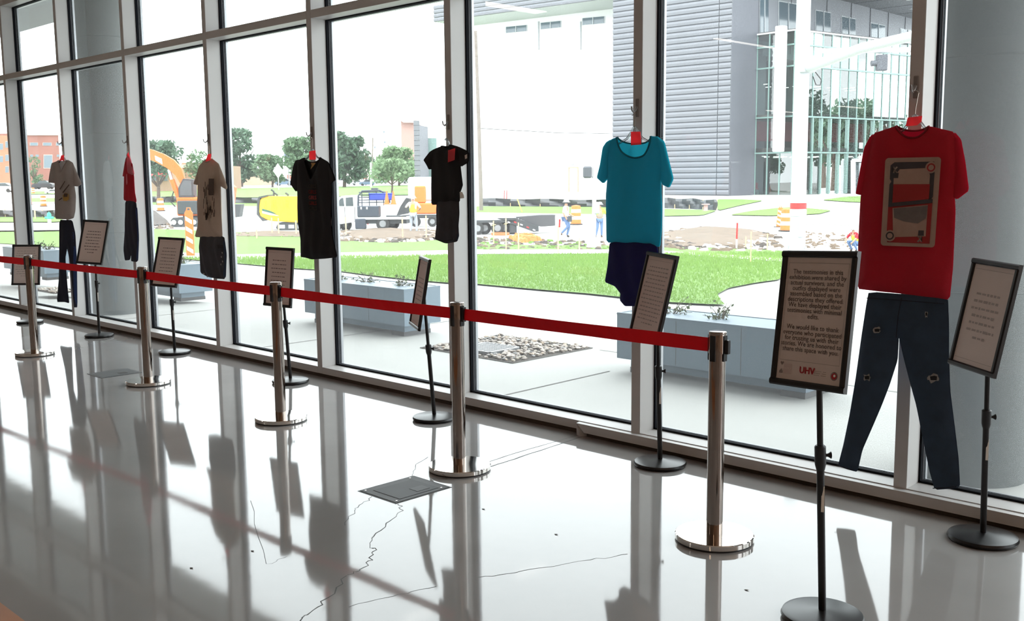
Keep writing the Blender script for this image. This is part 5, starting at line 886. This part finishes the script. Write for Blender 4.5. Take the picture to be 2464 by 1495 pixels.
# ------------------------------------------------------------------ distant buildings at left
M('brick_red', (.30, .14, .11), .85, var=.18, scale=.6); M('brick_orange', (.42, .20, .12), .85, var=.15, scale=.6); M('stone_band', (.45, .36, .32), .8); M('bldg_glass', (.12, .17, .2), .15, var=.1, spec=.8); M('pale_wall', (.62, .56, .52), .85, var=.05); M('tan_wall', (.42, .28, .2), .85, var=.1); M('red_awning', (.50, .05, .05), .7)
def block(px0, px1, ytop, ybot, t0, t1, dpt, name, lb, mat):
    a, b = att(px0, ybot, t0), att(px1, ybot, t1); a[2] = tz(t0); b[2] = tz(t1); zt = att((px0+px1)/2, ytop, (t0+t1)/2)[2]; d = (b-a)/np.linalg.norm(b-a); d[2] = 0; n = np.array([-d[1], d[0], 0]); n = n if n@DF > 0 else -n; t = thing(name, lb, 'building', (a+b)/2); z0 = min(a[2], b[2])-.5
    MB().hexa([np.array([*p[:2], z]) for z in (z0, zt) for p in (a, b, b+n*dpt, a+n*dpt)]).build('walls', mat, t); fx = lambda px, py, out=0.: (lambda r: CAM+r*(((a-CAM)@n)/(r@n))-n*out)(ray(px, py)); return t, fx, n
def win(fx, n, t, x0, x1, y0, y1, mat='bldg_glass', fr='stone_band', bars=1):
    f = .25; P = [fx(*p, .06) for p in ((x0, y1), (x1, y1), (x1, y0), (x0, y0))]; w = MB().hexa([p+n*.2 for p in P]+[p for p in P]).build('window', fr, t); c = sum(P)/4; Q = [p+(c-p)*.12-n*.03 for p in P]; MB().hexa([p+n*.1 for p in Q]+Q).build('pane', mat, w)
t, fx, n = block(36, 148, 323, 445, 176, 184, 20, 'brick_building', 'three-storey red brick building at the far left', 'brick_red')
MB().hexa([p+n*e for e in (0, 8) for p in (fx(60, 323), fx(118, 323), fx(118, 312), fx(60, 312))]).build('roof_house', 'pale_wall', t)
for (x0, x1, y0, y1) in ((71, 91, 343, 351), (102, 124, 343, 351), (134, 150, 343, 351), (72, 79, 372, 378), (85, 93, 372, 378), (104, 126, 372, 406), (136, 143, 372, 378)): win(fx, n, t, x0, x1, y0, y1)
MB().hexa([p+n*e for e in (-.25, 0) for p in (fx(36, 326), fx(148, 326), fx(148, 322), fx(36, 322))]).build('cornice', 'stone_band', t)
t, fx, n = block(-60, 26, 325, 450, 165, 170, 20, 'brick_building', 'orange brick building at the left edge', 'brick_orange')
for x0, y0 in ((-2, 345), (12, 340), (-2, 375), (12, 372), (12, 400)): win(fx, n, t, x0, x0+9, y0, y0+16)
t, fx, n = block(335, 445, 402, 452, 120, 122, 14, 'restaurant', 'low brown restaurant with red awnings behind the excavator', 'tan_wall')
for x0 in (362, 386): win(fx, n, t, x0-2, x0+18, 424, 436); MB().add([fx(x0-4, 423, .1), fx(x0+20, 423, .1), fx(x0+20, 415, 1.2)*0+fx(x0+20, 415, .1), fx(x0-4, 415, .1), fx(x0-4, 424, 1.6), fx(x0+20, 424, 1.6)], [(3, 2, 5, 4), (3, 4, 0), (2, 1, 5)]).build('awning', 'red_awning', t)
MB().hexa([p+n*e for e in (-.4, 3) for p in (fx(330, 404), fx(448, 404), fx(448, 396), fx(330, 396))]).build('parapet', 'stone_band', t)
t, fx, n = block(440, 520, 398, 452, 128, 128, 12, 'restaurant', 'low building with an orange roof behind the tan t-shirt', 'tan_wall'); MB().hexa([p+n*e for e in (-.4, 6) for p in (fx(436, 404), fx(524, 404), fx(520, 392), fx(440, 392))]).build('roof', 'brick_orange', t)
t, fx, n = block(560, 632, 408, 442, 200, 200, 10, 'brick_building', 'small pale brick house under the tall dark tree', 'tan_wall')
for x0 in (572, 592): win(fx, n, t, x0, x0+8, 418, 430)
t, fx, n = block(640, 862, 410, 440, 250, 250, 14, 'shop_row', 'long pale low shop building behind the black dress', 'pale_wall')
for x0 in range(668, 850, 22): win(fx, n, t, x0, x0+12, 420, 432, 'brick_red', 'pale_wall')
t, fx, n = block(866, 1010, 408, 440, 250, 250, 14, 'shop_row', 'long pale low shop building behind the light airy tree', 'pale_wall')
for x0 in range(872, 1000, 24): win(fx, n, t, x0, x0+13, 420, 432, 'brick_red', 'pale_wall')
t, fx, n = block(968, 1000, 290, 440, 300, 300, 20, 'brick_tower', 'faint brown tower left of the dark grey tower', M('tower_brick', (.34, .22, .19), .85)); MB().hexa([p+n*e for e in (-1.5, 20) for p in (fx(972, 296), fx(1003, 296), fx(1003, 290), fx(964, 290))]).build('parapet', 'stone_band', t)
t, fx, n = block(860, 968, 300, 440, 340, 340, 30, 'pale_tower', 'very pale large building on the horizon above the truck', M('bright_wall', (.8, .76, .74), .9))
for x0, y0 in ((922, 315), (924, 340), (922, 365), (900, 352)): win(fx, n, t, x0, x0+4, y0, y0+5)
# ================================================================== large campus building across the street
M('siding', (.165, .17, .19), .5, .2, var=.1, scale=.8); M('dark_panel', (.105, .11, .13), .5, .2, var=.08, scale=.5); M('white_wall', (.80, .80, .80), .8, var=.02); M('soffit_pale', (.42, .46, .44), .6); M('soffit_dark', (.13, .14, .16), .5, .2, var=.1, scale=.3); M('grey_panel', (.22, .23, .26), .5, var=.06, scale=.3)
M('fin_green', (.20, .30, .28), .35, .2, var=.04); glassmat('curtain_glass', (.56, .72, .69), 3.6, 0., .0); M('interior_grey', (.10, .10, .10), .8, var=.2, scale=.3); M('interior_red', (.40, .05, .07), .7, var=.15, scale=.4); M('int_lamp', (1, .95, .88), emit=4, var=0); M('blue_glass', (.06, .10, .13), .08, var=0, spec=1.0)
def GP(px, t, z): P = CAM+DR*((px-W/2)/F*t*(1/1))+DF*t; d = ray(px, 430); P = CAM+d*t/(d@DF); return np.array([P[0], P[1], z])
def wallbox(a, b, z0, z1, th, outn):
    a, b = np.array([*a[:2], 0]), np.array([*b[:2], 0]); return MB().hexa([p+np.array([0, 0, z]) for z in (z0, z1) for p in (a, b, b+outn*th, a+outn*th)])
def perp(a, b):  # towards the camera
    d = (b-a); d[2] = 0; n = np.array([-d[1], d[0], 0]); n /= np.linalg.norm(n); return n if n@DF < 0 else -n
Bd = thing('campus_building', 'large modern building with dark ribbed cladding, white wall and green glass front', 'building', GP(1755, 88, 0))
A0, A1 = GP(1755, 85, 0), GP(1475, 92.7, 0); nA = perp(A0, A1); lerp = lambda a, b, u: a+(b-a)*u
core = wallbox(A0, A1, -.5, 19.1, -6, nA).build('clad_core', 'dark_panel', Bd)
ph = .47; zz = .25; i = 0
while zz < 19:
    for u0, u1 in ((0, .095), (.1, 1.0)):
        a, b = lerp(A0, A1, u0), lerp(A0, A1, u1); mb = MB(); q = lambda p, z, o_: np.array([p[0], p[1], z])+nA*o_
        mb.loft([[q(p, zz, .02), q(p, zz+.06, .10), q(p, zz+ph*.55, .13), q(p, zz+ph-.05, .09), q(p, zz+ph-.02, .02), q(p, zz+ph-.02, -.02), q(p, zz, -.02)] for p in (a, b)]).build('siding_panel', 'siding', Bd)
    zz += ph
# overhanging clad volume to the left
B0, B1 = GP(1475, 92.7, 0), GP(1052, 105.6, 0); nB = perp(B0, B1)
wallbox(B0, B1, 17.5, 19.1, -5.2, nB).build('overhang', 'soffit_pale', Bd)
for j in range(4): 
    a, b = B0, B1; z0 = 17.5+j*.4; MB().loft([[np.array([p[0], p[1], z])+nB*o_ for z, o_ in ((z0, .02), (z0+.05, .1), (z0+.22, .12), (z0+.36, .08), (z0+.38, -.02), (z0, -.02))] for p in (a, b)]).build('siding_panel', 'siding', Bd)
W0, W1 = B0-nB*5, GP(1135, 108.5, 0); nW = perp(W0, W1); wl = wallbox(W0, W1, -.5, 17.5, -1, nW).build('white_wall', 'white_wall', Bd)
def onwall(a, n, px, py, out=0.): r = ray(px, py); return CAM+r*(((a-CAM)@n)/(r@n))+n*out
def bwin(a, n, x0, x1, y0, y1, par, mat='blue_glass', fr='galv', slant=0., bars=0):
    P = [onwall(a, n, *p, .05) for p in ((x0, y1+slant), (x1, y1), (x1, y0), (x0, y0+slant))]; w = MB().hexa([p-n*.12 for p in P]+P).build('window', fr, par); c = sum(P)/4
    Q = [p+(c-p)*.07+n*.03 for p in P]; MB().hexa([p-n*.1 for p in Q]+Q).build('pane', mat, w)
    for k in range(bars): u = (k+1)/(bars+1); s0, s1 = lerp(P[0], P[1], u), lerp(P[3], P[2], u); MB().bar(s0+n*.06, s1+n*.06, .08, .06, n).build('glazing_bar', fr, w)
for x0, x1, y0, y1 in ((1217, 1269, 60, 75), (1301, 1351, 50, 66), (1401, 1456, 39, 56)): bwin(W0, nW, x0, x1, y0, y1, Bd, slant=5, bars=1)
for x in (1297, 1398): a, b = onwall(W0, nW, x, 52, .1), onwall(W0, nW, x, 120, .1); MB().bar(a, b, .15, .1).build('downpipe', 'galv', Bd)
dr = MB()
for a, b in (((1369, 403), (1369, 474)), ((1391, 403), (1391, 474)), ((1369, 403), (1391, 403))): dr.bar(onwall(W0, nW, *a, .05), onwall(W0, nW, *b, .05), .12, .08, nW)
dr.build('door_frame', M('door_tan', (.5, .38, .25), .7), Bd)
for x, y in ((1168, 399), (1377, 394)): p = onwall(W0, nW, x, y, .1); MB().cbox(p[0]-.2, p[0]+.2, p[1]-.15, p[1]+.15, p[2]-.12, p[2]+.12, .03).build('wall_light', 'galv', Bd)
# dark return with a flush door
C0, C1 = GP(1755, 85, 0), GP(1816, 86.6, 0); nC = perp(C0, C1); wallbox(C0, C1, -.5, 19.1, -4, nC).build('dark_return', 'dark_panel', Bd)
d_ = bwin(C0, nC, 1757, 1778, 389, 475, Bd, 'dark_panel', 'siding')
# glass curtain wall
G0, G1, G2 = GP(1816, 86.6, 0), GP(1905, 84, 0), GP(2262, 96, 0); ZR = [.2, 3.7, 6.6, 10.6, 12.3, 13.4]
for (a, b, n) in ((G0, G1, 3), (G1, G2, 18)):
    nG = perp(a, b); wallbox(lerp(a, b, 0), lerp(a, b, 1), .0, .25, .3, nG).build('plinth', 'pavement', Bd)
    for i in range(n+1):
        p = lerp(a, b, i/n); MB().bar(p+np.array([0, 0, .2]), p+np.array([0, 0, 13.4]), .10, .10, nG).build('mullion', 'fin_green', Bd)
        if n > 3: 
            for z0, z1 in ((.3, 3.6), (3.8, 6.5)): MB().hexa([p+nG*o_+(b-a)/np.linalg.norm(b-a)*e+np.array([0, 0, z]) for z in (z0, z1) for o_, e in ((.05, -.06), (.05, .06), (.17, .06), (.17, -.06))]).build('glass_fin', 'fin_green', Bd)
    for z in ZR[1:]: wallbox(a, b, z-.06, z+.06, .12, nG).build('rail', 'fin_green' if z < 13 else 'white_paint', Bd)
    for i in range(n):
        p, q_ = lerp(a, b, i/n), lerp(a, b, (i+1)/n)
        for z0, z1 in zip(ZR[:-1], ZR[1:]): MB().add([p+[0, 0, z0], q_+[0, 0, z0], q_+[0, 0, z1], p+[0, 0, z1]], [(0, 1, 2, 3)]).build('glass_pane', 'curtain_glass', Bd)
nG = perp(G1, G2); bk = 9
fl = [G0, G1, G2, G2-nG*bk, G0-nG*bk]
for z in (3.75, 6.5, 13.2): MB().add([np.array([*p[:2], z]) for p in fl]+[np.array([*p[:2], z+.35]) for p in fl], [(4, 3, 2, 1, 0), (5, 6, 7, 8, 9)]+[(i, (i+1) % 5, 5+(i+1) % 5, 5+i) for i in range(5)]).build('floor_slab', 'interior_grey', Bd)
wallbox(G0-nG*bk, G2-nG*bk, 0, 13.4, -.5, nG).build('inner_wall', 'interior_grey', Bd); wallbox(lerp(G0, G1, .5)-nG*2.2, G2-nG*2.2, 4.75, 6.4, -.2, nG).build('red_band', 'interior_red', Bd)
for i in range(11):
    for j, z in ((0, 3.5), (1, 3.5), (2, 3.5), (0, 9.6), (1, 9.6)):
        p = lerp(G0, G2, (i+.3+.2*(j % 2))/11)-nG*(1.5+2*j); MB().bar(p+np.array([0, 0, z]), p-nG*1.1+np.array([0, 0, z]), .10, .05).build('ceiling_lamp', 'int_lamp', Bd)
wc = lerp(G0, G1, .79)+perp(G0, G1)*.9; MB().cbox(wc[0]-.36, wc[0]+.36, wc[1]-.36, wc[1]+.36, 3.75, 13.7, .05).build('white_shaft', 'white_wall', Bd)
dp = [onwall(G1, nG, *p, .5) for p in ((2041, 476), (2041, 386), (2090, 386), (2090, 476), (2057, 476), (2057, 392))]
dd_ = MB()
for i, j in ((0, 1), (1, 2), (2, 3), (4, 5)): dd_.bar(dp[i], dp[j], .28, .3, nG)
dd_.build('entrance_frame', 'white_paint', Bd); MB().add([dp[0], dp[3], dp[2], dp[1]], [(0, 1, 2, 3)]).build('entrance_glass', 'dark_glass', Bd)
tx = (G2-G1)/np.linalg.norm(G2-G1); put_text('UNIVERSITY', .62, 'sign_letters', 'white_refl', Bd, onwall(G1, nG, 2048, 383, .75), tx, (0, 0, 1), .0, 'LEFT', bold=.03)
for px, lb in ((1846, 'small red chair behind the glass front, left one'), (1868, 'small red chair behind the glass front, right one')):
    p = lerp(G0, G1, (px-1816)/89)-nG*2.2; p[2] = .26; ch = thing('cafe_chair', lb, 'chair', p, YAW, 'red chairs in the glass building'); MB().cbox(-.26, .26, -.25, .25, .43, .5, .03).build('seat', 'interior_red', ch, False, False); MB().cbox(-.26, .26, .2, .27, .5, 1.0, .03).build('backrest', 'interior_red', ch, False, False)
    for sx in (-.2, .2):
        for sy in (-.2, .2): MB().tube([(sx, sy, 0), (sx, sy, .44)], .02, 6).build('leg', 'galv', ch, False, False)
# upper storey with windows and dark soffit
U0, U1 = GP(1812, 88.2, 0), GP(2265, 118, 0); nU = perp(U0, U1); wallbox(U0, U1, 12, 18.3, -2, nU).build('upper_wall', 'grey_panel', Bd)
for x0, x1, y0, y1, sl in ((1827, 1848, -6, 88, -4), (1872, 1917, 9, 90, -8), (1961, 1998, 30, 100, -7), (2024, 2058, 45, 108, -7), (2094, 2129, 61, 116, -7), (2165, 2200, 74, 122, -6)): bwin(U0, nU, x0, x1, y0, y1, Bd, slant=sl, bars=1)
for u in (.14, .3, .42, .52, .62, .72): p = lerp(U0, U1, u); MB().bar(p+nU*.04+np.array([0, 0, 12.5]), p+nU*.04+np.array([0, 0, 18.2]), .05, .05, nU).build('panel_joint', 'dark_panel', Bd)
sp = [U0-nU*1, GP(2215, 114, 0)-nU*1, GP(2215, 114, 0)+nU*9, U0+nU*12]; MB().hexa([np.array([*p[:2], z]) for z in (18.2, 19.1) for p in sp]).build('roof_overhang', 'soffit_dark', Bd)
for u in np.linspace(.1, .9, 7): a, b = lerp(sp[0], sp[1], u), lerp(sp[3], sp[2], u); MB().bar(np.array([*a[:2], 18.19]), np.array([*b[:2], 18.19]), .05, .03).build('soffit_joint', 'dark_panel', Bd)
for u, v in ((.55, .5), (.7, .35), (.8, .6)): p = lerp(lerp(sp[0], sp[1], u), lerp(sp[3], sp[2], u), v); MB().lathe([(.25, -.03), (.25, .02)], 14, (p[0], p[1], 18.18)).build('downlight', 'white_paint', Bd)
# grey wing further left
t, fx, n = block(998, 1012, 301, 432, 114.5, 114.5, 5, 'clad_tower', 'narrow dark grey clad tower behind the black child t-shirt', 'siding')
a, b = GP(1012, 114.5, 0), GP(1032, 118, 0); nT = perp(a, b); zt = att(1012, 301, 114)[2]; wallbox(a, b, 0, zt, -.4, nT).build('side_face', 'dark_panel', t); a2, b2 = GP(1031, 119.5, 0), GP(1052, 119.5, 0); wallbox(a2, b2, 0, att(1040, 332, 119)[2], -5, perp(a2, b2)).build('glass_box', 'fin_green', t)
for i in range(14): z0 = .6+i*.55; MB().hexa([p+[0, 0, z]+(-n)*o_ for z in (z0, z0+.5) for p, o_ in ((GP(998, 114.5, 0), .03), (GP(1012, 114.5, 0), .03), (GP(1012, 114.5, 0), .08), (GP(998, 114.5, 0), .08))]).build('siding_panel', 'siding', t)
# trees that the glass front mirrors
def tree_at(l, t_, h, w, lb, mat, seed):
    P = CAM+DR*l+DF*t_; P[2] = tz(t_); t = make_tree(P, h, w, lb, mat, 1200, .2, seed)
for i, (l, t_, h) in enumerate(((52, 86, 9.5), (58, 80, 10.5), (65, 88, 11.5), (72, 82, 12.5), (80, 90, 11), (88, 83, 12), (97, 88, 13), (107, 84, 12))): tree_at(l, t_, h, 4.5, 'street tree standing off to the right, mirrored in the glass front, '+['first', 'second', 'third', 'fourth', 'fifth', 'sixth', 'seventh', 'eighth'][i]+' from the left', 'leaf_dark', 40+i)
